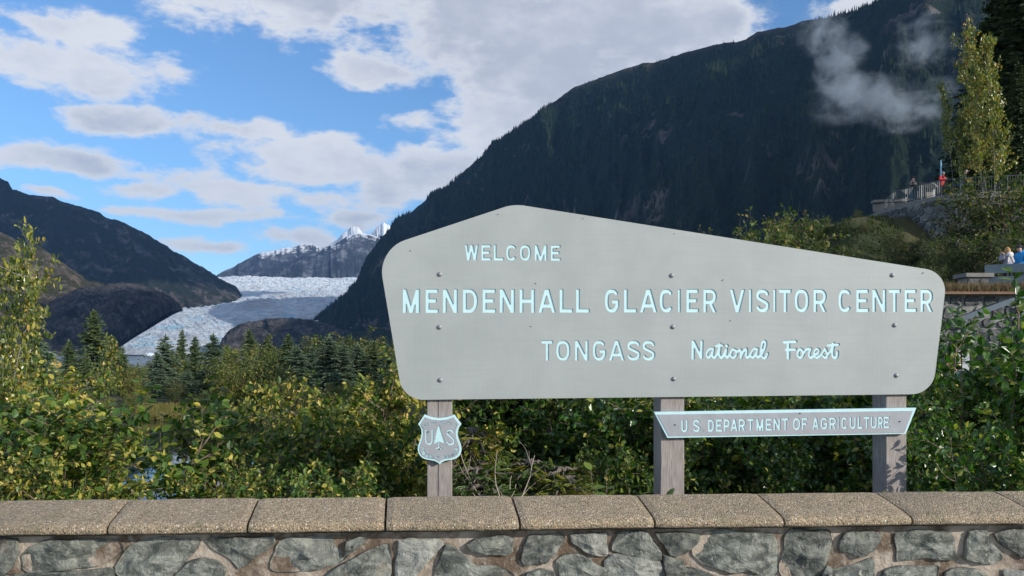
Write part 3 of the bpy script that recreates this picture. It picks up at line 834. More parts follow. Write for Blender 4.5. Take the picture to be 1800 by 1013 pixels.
def poly_sdf(X, Y, P):
    P = np.asarray(P, float); d = np.full(X.shape, 1e9); ins = np.zeros(X.shape, bool)
    for (ax, ay), (bx, by) in zip(P, np.roll(P, -1, 0)):
        ex, ey = bx - ax, by - ay; px, py = X - ax, Y - ay
        tt = np.clip((px * ex + py * ey) / (ex * ex + ey * ey + 1e-15), 0, 1)
        d = np.minimum(d, np.hypot(px - tt * ex, py - tt * ey))
        c1 = (ay > Y) != (by > Y)
        with np.errstate(divide='ignore', invalid='ignore'):
            c2 = X < (bx - ax) * (Y - ay) / ((by - ay) if by != ay else 1e-15) + ax
        ins ^= c1 & c2
    return np.where(ins, -d, d)


def contours(D, x0, y0, st, tol):
    """zero level outlines of grid D[j,i] -> list of loops"""
    nxt = {}; pts = {}
    J, I = D.shape
    s = D < 0
    code = s[:-1, :-1] * 1 + s[:-1, 1:] * 2 + s[1:, 1:] * 4 + s[1:, :-1] * 8
    jj, ii = np.nonzero((code > 0) & (code < 15))
    def ept(k):
        j, i, hor = k
        a = D[j, i]; b = D[j, i + 1] if hor else D[j + 1, i]; f = a / (a - b)
        return (x0 + (i + (f if hor else 0)) * st, y0 + (j + (0 if hor else f)) * st)
    tab = {1: [(3, 0)], 2: [(0, 1)], 3: [(3, 1)], 4: [(1, 2)], 5: [(3, 0), (1, 2)], 6: [(0, 2)], 7: [(3, 2)], 8: [(2, 3)], 9: [(2, 0)], 10: [(0, 1), (2, 3)], 11: [(2, 1)], 12: [(1, 3)], 13: [(1, 0)], 14: [(0, 3)]}
    for j, i in zip(jj.tolist(), ii.tolist()):
        E = {0: (j, i, 1), 1: (j, i + 1, 0), 2: (j + 1, i, 1), 3: (j, i, 0)}
        for a, b in tab[int(code[j, i])]:
            nxt[E[a]] = E[b]
    loops = []
    while nxt:
        k0 = next(iter(nxt)); L = []; k = k0
        while k in nxt:
            L.append(ept(k)); k = nxt.pop(k)
        if len(L) < 6: continue
        L = np.array(L)
        # Douglas-Peucker on the closed loop
        m = len(L); far_ = int(np.argmax(np.hypot(*(L - L[0]).T)))
        keep = {0, far_}
        stack = [(0, far_), (far_, m)]
        while stack:
            a, b = stack.pop()
            if b - a < 2: continue
            A, B = L[a], L[b % m]; e = B - A; Ln = math.hypot(*e) + 1e-12
            q = L[a + 1:b] - A; dd = np.abs(q[:, 0] * e[1] - q[:, 1] * e[0]) / Ln
            i = int(np.argmax(dd))
            if dd[i] > tol: keep.add(a + 1 + i); stack += [(a, a + 1 + i), (a + 1 + i, b)]
        loops.append(L[sorted(keep)])
    return loops


def rast(strokes, w, bounds, st, tol, clip=None):
    x0, y0, x1, y1 = bounds; pad = 3 * st
    xs = np.arange(x0 - pad, x1 + pad, st); ys = np.arange(y0 - pad, y1 + pad, st)
    X, Y = np.meshgrid(xs, ys)
    return contours(sdf_of(strokes, X, Y, w, clip), xs[0], ys[0], st, tol)


def filled(name, outer, holes, depth, mats):
    """flat plate with holes, extruded: local x right, y up, thickness along z"""
    from mathutils.geometry import delaunay_2d_cdt
    loops = [np.asarray(outer, float)] + [np.asarray(h_, float) for h_ in holes]
    pts = [Vector(p) for L in loops for p in L]; ed = []; k = 0
    for L in loops:
        n_ = len(L); ed += [(k + i, k + (i + 1) % n_) for i in range(n_)]; k += n_
    vo, eo, fo, _, oe, _ = delaunay_2d_cdt(pts, ed, [], 0, 1e-7)
    P2 = np.array([tuple(v) for v in vo]); T = np.array([f for f in fo]); n_ = len(P2)
    cen = P2[T].mean(1); ins = np.zeros(len(T), bool)
    for L in loops:
        for (ax, ay), (bx, by) in zip(L, np.roll(L, -1, 0)):
            if ay == by: continue
            ins ^= ((ay > cen[:, 1]) != (by > cen[:, 1])) & (cen[:, 0] < (bx - ax) * (cen[:, 1] - ay) / (by - ay) + ax)
    T = T[ins]
    a_ = P2[T[:, 1]] - P2[T[:, 0]]; b_ = P2[T[:, 2]] - P2[T[:, 0]]
    flip = (a_[:, 0] * b_[:, 1] - a_[:, 1] * b_[:, 0]) < 0
    T[flip] = T[flip][:, ::-1]
    dirs = {}
    for f in T.tolist():
        for i in range(3): dirs[(f[i], f[(i + 1) % 3])] = 1
    rim = [(i, j) for (i, j) in dirs if (j, i) not in dirs]
    V = np.concatenate([np.stack([P2[:, 0], np.full(n_, -depth / 2), P2[:, 1]], -1), np.stack([P2[:, 0], np.full(n_, depth / 2), P2[:, 1]], -1)])
    sides = np.array([(j, i, i + n_, j + n_) for i, j in rim])
    return mesh_np(name, V, [T, T[:, ::-1] + n_, sides], mats)


def fillet(P, D, n=10):
    out = []
    m = len(P)
    for i in range(m):
        p = np.array(P[i], float); a = np.array(P[i - 1], float); b = np.array(P[(i + 1) % m], float); d = D[i]
        if d <= 0: out.append(p); continue
        u = p + (a - p) / np.linalg.norm(a - p) * d; v = p + (b - p) / np.linalg.norm(b - p) * d
        for k in range(n + 1):
            s_ = k / n; c1 = u + (p - u) * .56; c2 = v + (p - v) * .56
            out.append((1 - s_) ** 3 * u + 3 * (1 - s_) ** 2 * s_ * c1 + 3 * (1 - s_) * s_ ** 2 * c2 + s_ ** 3 * v)
    return np.array(out)


# ------------------------------------------------------------------ the sign
SG_A = R(5.0); SG0 = np.array([0.0, 7.0]); SGU = np.array([math.cos(SG_A), math.sin(SG_A)])


def sp(px, py, off=0.0):
    """photo pixel -> coordinates (right, up) on the sign plane (off: metres in front of it)"""
    nx_, ny_ = math.sin(SG_A), -math.cos(SG_A)
    ox, oy = SG0[0] + nx_ * off, SG0[1] + ny_ * off
    kx = (px - 900) / F
    # (ox + u cos, oy + u sin): ox + u c = kx (oy + u s)
    u = (kx * oy - ox) / (SGU[0] - kx * SGU[1]); Y = oy + u * SGU[1]
    return u, HC + (HY - py) / F * Y


def mapP(P, off=0.0): return np.array([sp(x, y, off) for x, y in P])


sign = thing("park_sign", "large grey welcome sign board with pale blue routed lettering on three timber posts", "sign", (SG0[0], SG0[1], 0), rz=SG_A)
oc = [(664.5, 439), (902.5, 360), (1661.6, 479.6), (1635.5, 692.5), (708.5, 703)]
outer = mapP(fillet(oc, [50, 17, 38, 36, 35]))
holes = []


def put_text(items, yt, yb, wfac, offs=0.0, st=.0022, tol=.0004, tilt=None, extra=None):
    """items: (char, px0, px1). returns outlines on the sign plane"""
    out = []
    for ch, a, b in items:
        dt = tilt(a) if tilt else 0.0
        u0, v0 = sp(a, yb + dt, offs); u1, v1 = sp(b, yt + dt, offs)
        W, H = u1 - u0, v1 - v0; w = H * wfac
        if ch == '.': w = W; H = W
        g = glyph(ch, W, H, w)
        clip = (-.0001, -.0001, W + .0001, H + .0001) if ch in 'NMWVARELFTHI' else None
        for L in rast(g, w, (0, 0, W, H), st, tol, clip): 
            if tilt:
                sh = (sp(b, yb + tilt(b), offs)[1] - v0) / W
                L = np.stack([L[:, 0], L[:, 1] + L[:, 0] * sh], -1)
            out.append(L + [u0, v0])
    return out


def cr(v, o, s): return o + v / s


L1 = [(c, cr(a, 660, 2.814), cr(b, 660, 2.814)) for c, a, b in [('W', 443, 510), ('E', 524, 573), ('L', 585, 635), ('C', 645, 698), ('O', 714, 768), ('M', 787, 848), ('E', 866, 915)]]
L2 = [(c, cr(a, 660, 2.814), cr(b, 660, 2.814)) for c, a, b in [('M', 137, 220), ('E', 249, 313), ('N', 334, 407), ('D', 433, 506), ('E', 530, 596), ('N', 614, 688), ('H', 712, 787), ('A', 805, 890), ('L', 909, 975), ('L', 990, 1057),
      ('G', 1131, 1202), ('L', 1226, 1290), ('A', 1305, 1390), ('C', 1400, 1469)]]
L2 += [(c, cr(a, 1160, 3.0706), cr(b, 1160, 3.0706)) for c, a, b in [('I', 93, 107), ('E', 138, 205), ('R', 229, 302), ('V', 372, 453), ('I', 474, 490), ('S', 513, 584), ('I', 605, 620), ('T', 636, 703), ('O', 720, 797), ('R', 821, 893),
      ('C', 953, 1026), ('E', 1051, 1120), ('N', 1137, 1211), ('T', 1225, 1290), ('E', 1311, 1377), ('R', 1396, 1464)]]
L3 = [(c, cr(a, 660, 2.814), cr(b, 660, 2.814)) for c, a, b in [('T', 820, 877), ('O', 893, 961), ('N', 985, 1051), ('G', 1072, 1138), ('A', 1153, 1230), ('S', 1243, 1307), ('S', 1318, 1380)]]
holes += put_text(L1, 431.6, 458.8, .17, tilt=lambda x: (x - 900) * .004)
for it in L2:      # the long line keeps the measured height across the board
    yt = np.interp(it[1], [708, 1637], [508.8, 509.3]); yb = np.interp(it[1], [708, 1637], [550.4, 548.6])
    holes += put_text([it], yt, yb, .158)
holes += put_text(L3, 598.8, 633.8, .155)
# brush script "National Forest": centre lines in the enlarged photo's pixels (12 per photo pixel)


def script(strokes, ox, sc=12.0, oy=590.0):
    out = []
    for wd, pts in strokes:
        P = np.array(pts, float)
        if len(P) > 3:       # smooth through the points
            tt = np.arange(len(P)); ti = np.linspace(0, len(P) - 1, (len(P) - 1) * 6 + 1)
            k = np.clip(np.floor(ti).astype(int), 0, len(P) - 2); f_ = (ti - k)[:, None]
            p0, p1, p2, p3 = P[np.maximum(k - 1, 0)], P[k], P[k + 1], P[np.minimum(k + 2, len(P) - 1)]
            P = .5 * ((2 * p1) + (-p0 + p2) * f_ + (2 * p0 - 5 * p1 + 4 * p2 - p3) * f_ ** 2 + (-p0 + 3 * p1 - 3 * p2 + p3) * f_ ** 3)
        Q = [sp(ox + x / sc, oy + y / sc) for x, y in P]
        out.append(('c', [tuple(q) for q in Q], wd * 1.12 / sc * 7.25 / F))
    return out


NAT = [(62, [(198, 475), (203, 130)]), (62, [(215, 135), (372, 462)]), (60, [(378, 460), (385, 125)]),
       (50, [(630, 285), (580, 272), (520, 320), (488, 400), (520, 462), (570, 430), (615, 340), (632, 275)]), (54, [(628, 290), (612, 400), (640, 465), (690, 430), (730, 330), (770, 190)]),
       (56, [(772, 180), (760, 300), (755, 400), (795, 465), (840, 430), (880, 340), (903, 290)]), (46, [(690, 222), (760, 200), (832, 208)]),
       (56, [(905, 295), (888, 400), (918, 460), (965, 420), (1010, 330)]), (66, [(912, 215), (914, 218)]),
       (50, [(1095, 310), (1050, 288), (1005, 340), (995, 410), (1040, 465), (1090, 440), (1115, 380), (1095, 310), (1140, 330), (1195, 300)]),
       (56, [(1200, 300), (1215, 380), (1208, 465)]), (52, [(1215, 440), (1260, 340), (1315, 280), (1330, 330), (1318, 420), (1345, 465), (1390, 430), (1430, 350)]),
       (50, [(1560, 290), (1510, 272), (1450, 320), (1415, 400), (1450, 462), (1500, 430), (1545, 340), (1556, 280)]), (54, [(1556, 290), (1540, 400), (1570, 455), (1620, 420), (1680, 330), (1722, 220), (1725, 140), (1690, 122), (1655, 170), (1637, 300), (1645, 420), (1700, 475), (1745, 440), (1765, 375)])]
FOR = [(70, [(400, 470), (398, 300), (400, 140)]), (58, [(315, 142), (420, 128), (560, 126)]), (52, [(350, 300), (450, 293), (555, 290)]),
       (56, [(690, 300), (650, 290), (610, 345), (605, 420), (655, 465), (700, 430), (715, 370), (690, 305)]), (48, [(705, 400), (760, 330), (800, 275)]), (54, [(790, 285), (870, 280), (868, 300), (838, 400), (870, 465), (930, 440), (970, 400)]),
       (48, [(955, 405), (1030, 370), (1052, 310), (1010, 278), (965, 320), (950, 400), (1000, 465), (1060, 440), (1110, 390), (1150, 320), (1178, 270)]),
       (54, [(1180, 275), (1215, 360), (1230, 430), (1190, 465), (1140, 435)]), (46, [(1225, 420), (1290, 330), (1340, 180)]),
       (60, [(1348, 165), (1345, 240), (1330, 350), (1345, 440), (1385, 468), (1425, 430), (1432, 345)]), (50, [(1235, 208), (1350, 190), (1455, 190)])]
u0, v0 = sp(1208, 640); u1, v1 = sp(1356, 590)
holes += rast(script(NAT, 1200), .02, (u0, v0, u1, v1), .0016, .0003)
u0, v0 = sp(1370, 640); u1, v1 = sp(1480, 590)
holes += rast(script(FOR, 1350), .02, (u0, v0, u1, v1), .0016, .0003)

TH = .005
fr = link("board", filled("board", outer, holes, TH, M_BOARD), sign, loc=(0, -.028 - TH / 2, 0))
inner = mapP(fillet(oc, [50, 17, 38, 36, 35]))
bk = link("backing_board", filled("backing_board", inner * [1, 1], [], .024, M_BOARD), sign, loc=(0, -.028 + .003 + .012, 0))
for k, (a, b, yt, yb) in enumerate([(812, 992, 427, 464), (702, 1262, 503, 556), (1274, 1645, 503, 556), (945, 1158, 594, 640), (1206, 1480, 594, 640)]):
    P4 = mapP([(a, yb), (b, yb), (b, yt), (a, yt)])
    lt = mesh_np("lettering", [(P4[0][0], 0, P4[0][1]), (P4[1][0], 0, P4[1][1]), (P4[2][0], 0, P4[2][1]), (P4[3][0], 0, P4[3][1])], [[0, 1, 2, 3]], M_BLUE)
    o = link("lettering", lt, sign, loc=(0, -.0262, 0))
    o['label'] = "pale blue routed lettering reading " + ["welcome", "the glacier's name", "visitor center", "the forest's name in capitals", "national forest in script"][k]
# bolts
bt = MB()
prof = [(0, -.0145), (.55, -.0125), (.85, -.008), (1.0, -.001), (1.0, .0)]
ring = 14
Vb = []
for r_, y_ in prof:
    for k in range(ring):
        a = 2 * math.pi * k / ring; Vb.append((r_ * .0215 * math.cos(a), y_, r_ * .0215 * math.sin(a)))
Fb = [(j * ring + k, j * ring + (k + 1) % ring, (j + 1) * ring + (k + 1) % ring, (j + 1) * ring + k) for j in range(len(prof) - 1) for k in range(ring)]
bt.add(Vb, Fb); bolt_me = bt.mesh("bolt", M_BOLT, True)
for (bx, by) in [(773, 483), (772.5, 575.5), (774, 668), (1179, 485), (1181, 575), (1182.5, 666), (1565, 484.5), (1569, 572), (1572, 660)]:
    u_, v_ = sp(bx, by); link("bolt", bolt_me, sign, loc=(u_, -.028 - TH, v_))
for i, (bx, by) in enumerate([(874.5, 378.5), (1023, 386), (940.5, 499), (932, 574.5), (721, 442), (1183, 412.5), (1267.5, 493.5), (1281, 564.5), (1618, 481), (977, 438)]):
    u_, v_ = sp(bx, by); mk = MB(); a_ = random.uniform(.4, 1.0)
    mk.box((0, -.0015, 0), (.012 + .008 * random.random(), .003, .006), 0); o = mk.build("paint_chip", M_RUST, sign, loc=(u_, -.028 - TH, v_)); o.rotation_euler = (0, -a_, 0)


def post(px0, px1, depth, top_py, zbot, label):
    (u0, vt), (u1, _) = sp(px0, top_py), sp(px1, top_py)
    b = MB(); n_ = 9
    W = u1 - u0
    # chamfered square section with slight twist of surface
    sec = [(-W / 2 + .006, 0), (W / 2 - .006, 0), (W / 2, .006), (W / 2, depth - .006), (W / 2 - .006, depth), (-W / 2 + .006, depth), (-W / 2, depth - .006), (-W / 2, .006)]
    V = []; zs = np.linspace(zbot, vt, n_)
    for z in zs:
        for (x, y) in sec: V.append((x + random.uniform(-.0012, .0012), y + random.uniform(-.0012, .0012), z))
    Fq = [(j * 8 + k, j * 8 + (k + 1) % 8, (j + 1) * 8 + (k + 1) % 8, (j + 1) * 8 + k) for j in range(n_ - 1) for k in range(8)]
    b.add(V, Fq + [tuple(range((n_ - 1) * 8, n_ * 8))])
    o = b.build("post", M_POST, sign, loc=((u0 + u1) / 2, .0012, 0)); o['label'] = label
    return o


post(750.5, 795, .22, 420, -1.3, "weathered timber post behind the shield, split by a long crack")
post(1161, 1203, .235, 430, -1.3, "weathered knotty timber post in the middle")
post(1557.5, 1594, .235, 480, -1.3, "weathered timber post under the narrow end of the board")
# the long drying crack in the first post
u_, _ = sp(770.5, 800)
cr_ = MB(); zz = np.linspace(-.2, 1.3, 16)
for a, b in zip(zz[:-1], zz[1:]):
    cr_.add([(u_ - .003, -.0006, a), (u_ + .003, -.0006, a), (u_ + .0025, -.0006, b), (u_ - .0025, -.0006, b)], [(0, 1, 2, 3)])
cr_.build("crack", M_INK, sign)

# department plate
plate = thing("name_plate", "narrow grey plate with pale blue rim naming the department, fixed across two posts", "sign", (SG0[0], SG0[1], 0), rz=SG_A)
OFFP = .045
pc = [(1150, 724.5), (1611, 717.2), (1592.5, 763), (1173.5, 770)]
pi = [(1154.8, 727.8), (1605.8, 721.6), (1589.6, 760.6), (1175.8, 767.2)]
outp = mapP(pc, OFFP)[::-1]; inp = mapP([(1155.5, 729), (1604.6, 722.3), (1589.8, 761.0), (1176.2, 767.0)], OFFP)[::-1]
link("plate_back", filled("plate_back", outp, [], .036, M_BLUE), plate, loc=(0, -OFFP + .003 + .018, 0))


def tilt(x): return -(x - 1197) * (6.1 / 367.0)


UT = [('U', 208, 250), ('.', 262, 270), ('S', 283, 328), ('.', 338, 346), ('D', 378, 418), ('E', 428, 470), ('P', 478, 518), ('A', 522, 565), ('R', 572, 615), ('T', 627, 668), ('M', 684, 731), ('E', 743, 785), ('N', 792, 835), ('T', 845, 888),
      ('O', 916, 963), ('F', 972, 1008), ('A', 1038, 1080), ('G', 1090, 1135), ('R', 1146, 1190), ('I', 1200, 1208), ('C', 1220, 1262), ('U', 1274, 1315), ('L', 1325, 1358), ('T', 1363, 1402), ('U', 1408, 1448), ('R', 1455, 1487), ('E', 1490, 1528)]
ptxt = []
for ch, a, b in UT:
    a_, b_ = 1140 + a / 3.6, 1140 + b / 3.6
    ptxt += put_text([(ch, a_, b_)], 738.3, np.interp(a_, [1197, 1564], [760.0, 758.6]), .165, OFFP, .0012, .00025, tilt)
link("plate_face", filled("plate_face", inp, ptxt, .003, M_SHIELD), plate, loc=(0, -OFFP + .0005, 0))
for (bx, by) in [(1186.5, 747), (1581.5, 741), (1406, 726.5)]:
    u_, v_ = sp(bx, by, OFFP); mk = MB(); mk.tube([(0, -.006, 0), (0, .002, 0)], .006, 8); mk.build("screw", M_RUST, plate, loc=(u_, -OFFP - .001, v_))

# agency shield
shield = thing("shield_sign", "small grey and pale blue shield with a conifer between the letters U and S", "sign", (SG0[0], SG0[1], 0), rz=SG_A)
OFFS = .05
c3 = lambda x, y: (730 + x / 10.13, 722 + y / 10.13)
so = [(165, 70), (230, 100), (310, 124), (430, 136), (550, 124), (630, 98), (695, 70), (760, 160), (822, 240), (785, 290), (765, 345), (755, 410), (765, 480), (795, 560), (818, 630), (826, 690), (815, 750), (785, 805), (740, 845), (690, 868), (610, 882), (530, 895), (480, 918), (435, 956),
      (390, 918), (335, 895), (260, 882), (185, 868), (130, 845), (85, 805), (55, 750), (43, 690), (50, 630), (75, 560), (100, 480), (112, 410), (108, 345), (90, 290), (50, 242), (110, 155)]
SO = mapP([c3(x, y) for x, y in so], OFFS)
gx0, gy0 = SO.min(0); gx1, gy1 = SO.max(0)
st_ = .0012
xs = np.arange(gx0 - .006, gx1 + .006, st_); ys = np.arange(gy0 - .006, gy1 + .006, st_)
GX, GY = np.meshgrid(xs, ys); SD = poly_sdf(GX, GY, SO)
mk_ = lambda D: max(contours(D, xs[0], ys[0], st_, .00025), key=len)
outS = mk_(SD); inS = mk_(SD + .0175)
link("shield_back", filled("shield_back", outS, [], .04, M_BLUE), shield, loc=(0, -OFFS + .003 + .020, 0))
tree_l = [(425, 250), (400, 300), (388, 330), (402, 328), (375, 375), (392, 372), (360, 430), (380, 425), (345, 490), (368, 486), (335, 540), (355, 536), (328, 585), (370, 582), (412, 548), (414, 640), (385, 668), (345, 688), (505, 688), (465, 668), (437, 640), (438, 548), (480, 572), (538, 572),
          (510, 530), (524, 528), (490, 480), (506, 476), (470, 425), (486, 420), (455, 370), (466, 368), (445, 325), (452, 322)]
P_ = lambda L: [tuple(q) for q in mapP([c3(x, y) for x, y in L], OFFS)]
sc_ = 7.0 / F / 10.13
hol = []
hol += rast([('p', P_(tree_l))], .01, (*mapP([c3(320, 700)], OFFS)[0], *mapP([c3(545, 240)], OFFS)[0]), st_, .0003)
Us = [('c', P_([(195, 360), (195, 520), (205, 570), (245, 600), (285, 585), (305, 540), (306, 360)]), 28 * sc_), ('c', P_([(170, 350), (228, 350)]), 12 * sc_), ('c', P_([(280, 350), (335, 350)]), 12 * sc_)]
hol += rast(Us, .01, (*mapP([c3(155, 630)], OFFS)[0], *mapP([c3(345, 330)], OFFS)[0]), st_, .0003)
Ss = [('c', P_([(680, 395), (655, 355), (620, 352), (580, 378), (580, 420), (640, 470), (690, 520), (690, 575), (650, 600), (610, 602), (575, 560)]), 30 * sc_), ('c', P_([(682, 345), (682, 395)]), 12 * sc_), ('c', P_([(566, 560), (566, 615)]), 12 * sc_)]
hol += rast(Ss, .01, (*mapP([c3(550, 630)], OFFS)[0], *mapP([c3(725, 330)], OFFS)[0]), st_, .0003)


def arc_text(txt, pts, hgt, wd, wfac, flip=False):
    """letters along a polyline given in enlarged pixels"""
    P = np.array(P_(pts)); s = np.concatenate([[0], np.cumsum(np.linalg.norm(np.diff(P, axis=0), axis=1))])
    n_ = len(txt); out = []
    for k, ch in enumerate(txt):
        if ch == ' ': continue
        sc2 = s[-1] * (k + .5) / n_
        x, y = np.interp(sc2, s, P[:, 0]), np.interp(sc2, s, P[:, 1]); x2, y2 = np.interp(sc2 + .004, s, P[:, 0]), np.interp(sc2 + .004, s, P[:, 1]); x1, y1 = np.interp(sc2 - .004, s, P[:, 0]), np.interp(sc2 - .004, s, P[:, 1])
        a = math.atan2(y2 - y1, x2 - x1)
        H = hgt; W = wd * (.25 if ch == 'I' else 1)
        for L in rast(glyph(ch, W, H, H * wfac), H * wfac, (0, 0, W, H), .0009, .00025, (-.0001, -.0001, W + .0001, H + .0001) if ch in 'NMWVARELFTHI' else None):
            L = L - [W / 2, 0]; ca_, sa_ = math.cos(a), math.sin(a)
            out.append(np.stack([x + L[:, 0] * ca_ - L[:, 1] * sa_, y + L[:, 0] * sa_ + L[:, 1] * ca_], -1))
    return out


hol += arc_text("FOREST SERVICE", [(128, 318), (200, 275), (290, 245), (430, 228), (570, 245), (660, 275), (728, 315)], .030, .0165, .17)
hol += arc_text("DEPARTMENT OF AGRICULTURE", [(112, 640), (100, 700), (120, 770), (180, 825), (260, 850), (430, 856), (600, 850), (690, 825), (745, 770), (768, 700), (758, 640)], .032, .0125, .17)
link("shield_face", filled("shield_face", inS, hol, .003, M_SHIELD), shield, loc=(0, -OFFS + .0005, 0))
for (bx, by) in [(233, 378), (608, 376), (430, 680)]:
    u_, v_ = sp(*c3(bx, by), OFFS); mk = MB(); mk.tube([(0, -.006, 0), (0, .003, 0)], .0055, 8); mk.build("screw", M_RUST, shield, loc=(u_, -OFFS - .002, v_))

# ------------------------------------------------------------------ the stone wall in front
WA = R(3.0); W0 = np.array([0.0, 4.385]); WU = np.array([math.cos(WA), math.sin(WA)])


def wp(px, py, off=0.0):
    """photo pixel -> (along, up) on the wall face plane; off metres towards the viewer"""
    ox, oy = W0[0] + math.sin(WA) * off, W0[1] - math.cos(WA) * off
    kx = (px - 900) / F; u = (kx * oy - ox) / (WU[0] - kx * WU[1]); Y = oy + u * WU[1]
    return u, HC + (HY - py) / F * Y


wall = thing("stone_wall", "low wall of green grey stones set in mortar under a pebbly concrete coping", "wall", (W0[0], W0[1], 0), rz=WA)
core = MB(); core.box((0, .25 + .012, .305), (13, .50, .61)); core.build("mortar_core", M_MORTAR, wall)
# coping: peaked slabs with rounded noses
jx = [-1530, -1290, -1050, -810, -560, -312, -62, 187, 434, 677, 914.5, 1152, 1380, 1605.5, 1830, 2052, 2270, 2490, 2710, 2930, 3150]
FO = .085
us = [wp(x, 925, FO)[0] for x in jx]
zb = .637; prof = [(.02, zb), (-FO + .010, zb - .002), (-FO + .002, zb + .006), (-FO, zb + .020), (-FO + .004, zb + .034), (-FO + .013, zb + .045), (-FO + .028, zb + .053), (-FO + .055, zb + .061), (-FO + .10, zb + .071), (.12, zb + .096), (.245, zb + .120), (.262, zb + .120), (.42, zb + .09), (.545, zb + .06), (.56, zb + .04), (.56, zb), ]
SK = -.085       # joints run slightly askew
for a, b in zip(us[:-1], us[1:]):
    m_ = MB(); L = b - a; nS = max(4, int(L / .035)); gap = .0065
    tj = np.linspace(0, 1, nS + 1); V = []
    sd_ = random.random() * 50
    for tt_ in tj:
        ee = min(tt_, 1 - tt_) * L; rnd = .006 * math.exp(-ee / .008)
        for (y, z) in prof:
            x = a + gap + (L - 2 * gap) * tt_ + SK * (y + FO)
            nz_ = .0035 * float(fbm(np.array(x * 6 + sd_), np.array((y + z) * 9), 3, 5)) * 2
            cy0, cz0 = .25, zb + .05
            V.append((x, y + (rnd if y < .25 else -rnd) + nz_ * .6, z + nz_ - (rnd if z > zb + .03 else 0)))
    npf = len(prof)
    Fq = [(i * npf + k, (i + 1) * npf + k, (i + 1) * npf + (k + 1) % npf, i * npf + (k + 1) % npf) for i in range(nS) for k in range(npf)]
    m_.add(V, Fq); m_.F.setdefault(npf, []).append(list(range(npf))); m_.F[npf].append([nS * npf + k for k in range(npf)][::-1])
    o = m_.build("coping_stone", M_COPE, wall, smooth=False)
M_SHADOW = simple("shadow_dark_mortar", (.055, .047, .036), .95, var=.4, sc=5, bmp=.6)  # mortar painted near-black to deepen the shadow band under the coping
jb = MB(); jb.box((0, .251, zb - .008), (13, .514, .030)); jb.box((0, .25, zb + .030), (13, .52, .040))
jb.build("bedding_mortar", M_SHADOW, wall)


def stone_mesh(poly, seed, bulge=.03, m=None, name="stone", sub=4, rough=.012, chip=.12):
    """poly in (u,v) metres: bulging rough stone face, front towards -y"""
    P = np.array(poly, float); c = P.mean(0)
    if sub >= 4: P = c + (P - c) * 1.11; P[:, 1] = np.minimum(P[:, 1], zb - .004)
    Q = []
    per = np.concatenate([[0], np.cumsum(np.linalg.norm(np.diff(np.vstack([P, P[:1]]), axis=0), axis=1))])
    n_ = int(max(18, min(34, per[-1] / .022))) if sub >= 4 else 12
    s = np.linspace(0, per[-1], n_, endpoint=False); PP = np.vstack([P, P[:1]])
    E = np.stack([np.interp(s, per, PP[:, 0]), np.interp(s, per, PP[:, 1])], -1)
    rr = np.random.RandomState(seed)
    size = math.sqrt(abs(np.sum(PP[:-1, 0] * PP[1:, 1] - PP[1:, 0] * PP[:-1, 1])) / 2)
    ang = np.arctan2(E[:, 1] - c[1], E[:, 0] - c[0])
    E = c + (E - c) * (1 + chip * (vnoise(ang * 3 + 10 + seed, ang * 0 + seed, seed)[:, None] - .5))
    V = []; lv = [(1.0, .03), (.99, -.55), (.955, -.9), (.86, -.96), (.74, -.98), (.6, -1), (.45, -1.0), (.25, -1.03)] if sub >= 4 else [(1.0, .2), (.93, -.8), (.5, -1.0)]
    tx, ty = rr.uniform(-.25, .25, 2)
    pl = [(rr.uniform(-.55, .55), rr.uniform(-.55, .55), rr.uniform(-.35, .35) * size, rr.uniform(-.35, .35) * size, rr.uniform(.75, 1.15)) for _ in range(6)]
    for f_, d_ in lv:
        R_ = c + (E - c) * f_
        n1 = ridged(R_[:, 0] * 7 + seed * 3, R_[:, 1] * 9, 4, seed % 50)
        n2 = fbm(R_[:, 0] * 22 + seed, R_[:, 1] * 22, 3, seed % 31)
        fl_ = 0 if d_ > 0 else 1
        y = bulge * d_ + fl_ * (n1 * rough * 1.6 + n2 * rough * .7) + fl_ * ((R_[:, 0] - c[0]) * tx + (R_[:, 1] - c[1]) * ty) * .35
        if sub >= 4 and d_ < -.5:      # broken facets
            fc = np.max([-bulge * k_ + a_ * (R_[:, 0] - c[0] - x_) * .35 + b_ * (R_[:, 1] - c[1] - z_) * .35 for a_, b_, x_, z_, k_ in pl], 0)
            y = np.maximum(y, fc * -d_ + (n1 * rough + n2 * rough * .7))
        V += [(a, yy_, b) for a, yy_, b in zip(R_[:, 0], y, R_[:, 1])]
    k = len(lv)
    V.append((c[0], -bulge * 1.03 + rough * float(ridged(np.array(c[0] * 7 + seed * 3), np.array(c[1] * 9), 4, seed % 50)) * 1.6, c[1]))
    Fq = [(j * n_ + i, j * n_ + (i + 1) % n_, (j + 1) * n_ + (i + 1) % n_, (j + 1) * n_ + i) for j in range(k - 1) for i in range(n_)]
    Ft = [((k - 1) * n_ + i, (k - 1) * n_ + (i + 1) % n_, k * n_) for i in range(n_)]
    mb = MB(); mb.add(V, Fq); mb.F.setdefault(3, []).extend([list(f_) for f_ in Ft])
    return mb.mesh(name, m or M_STONE, False)


def cc(L, ox, s_): return [(ox + x / s_, 860 + y / s_) for x, y in L]


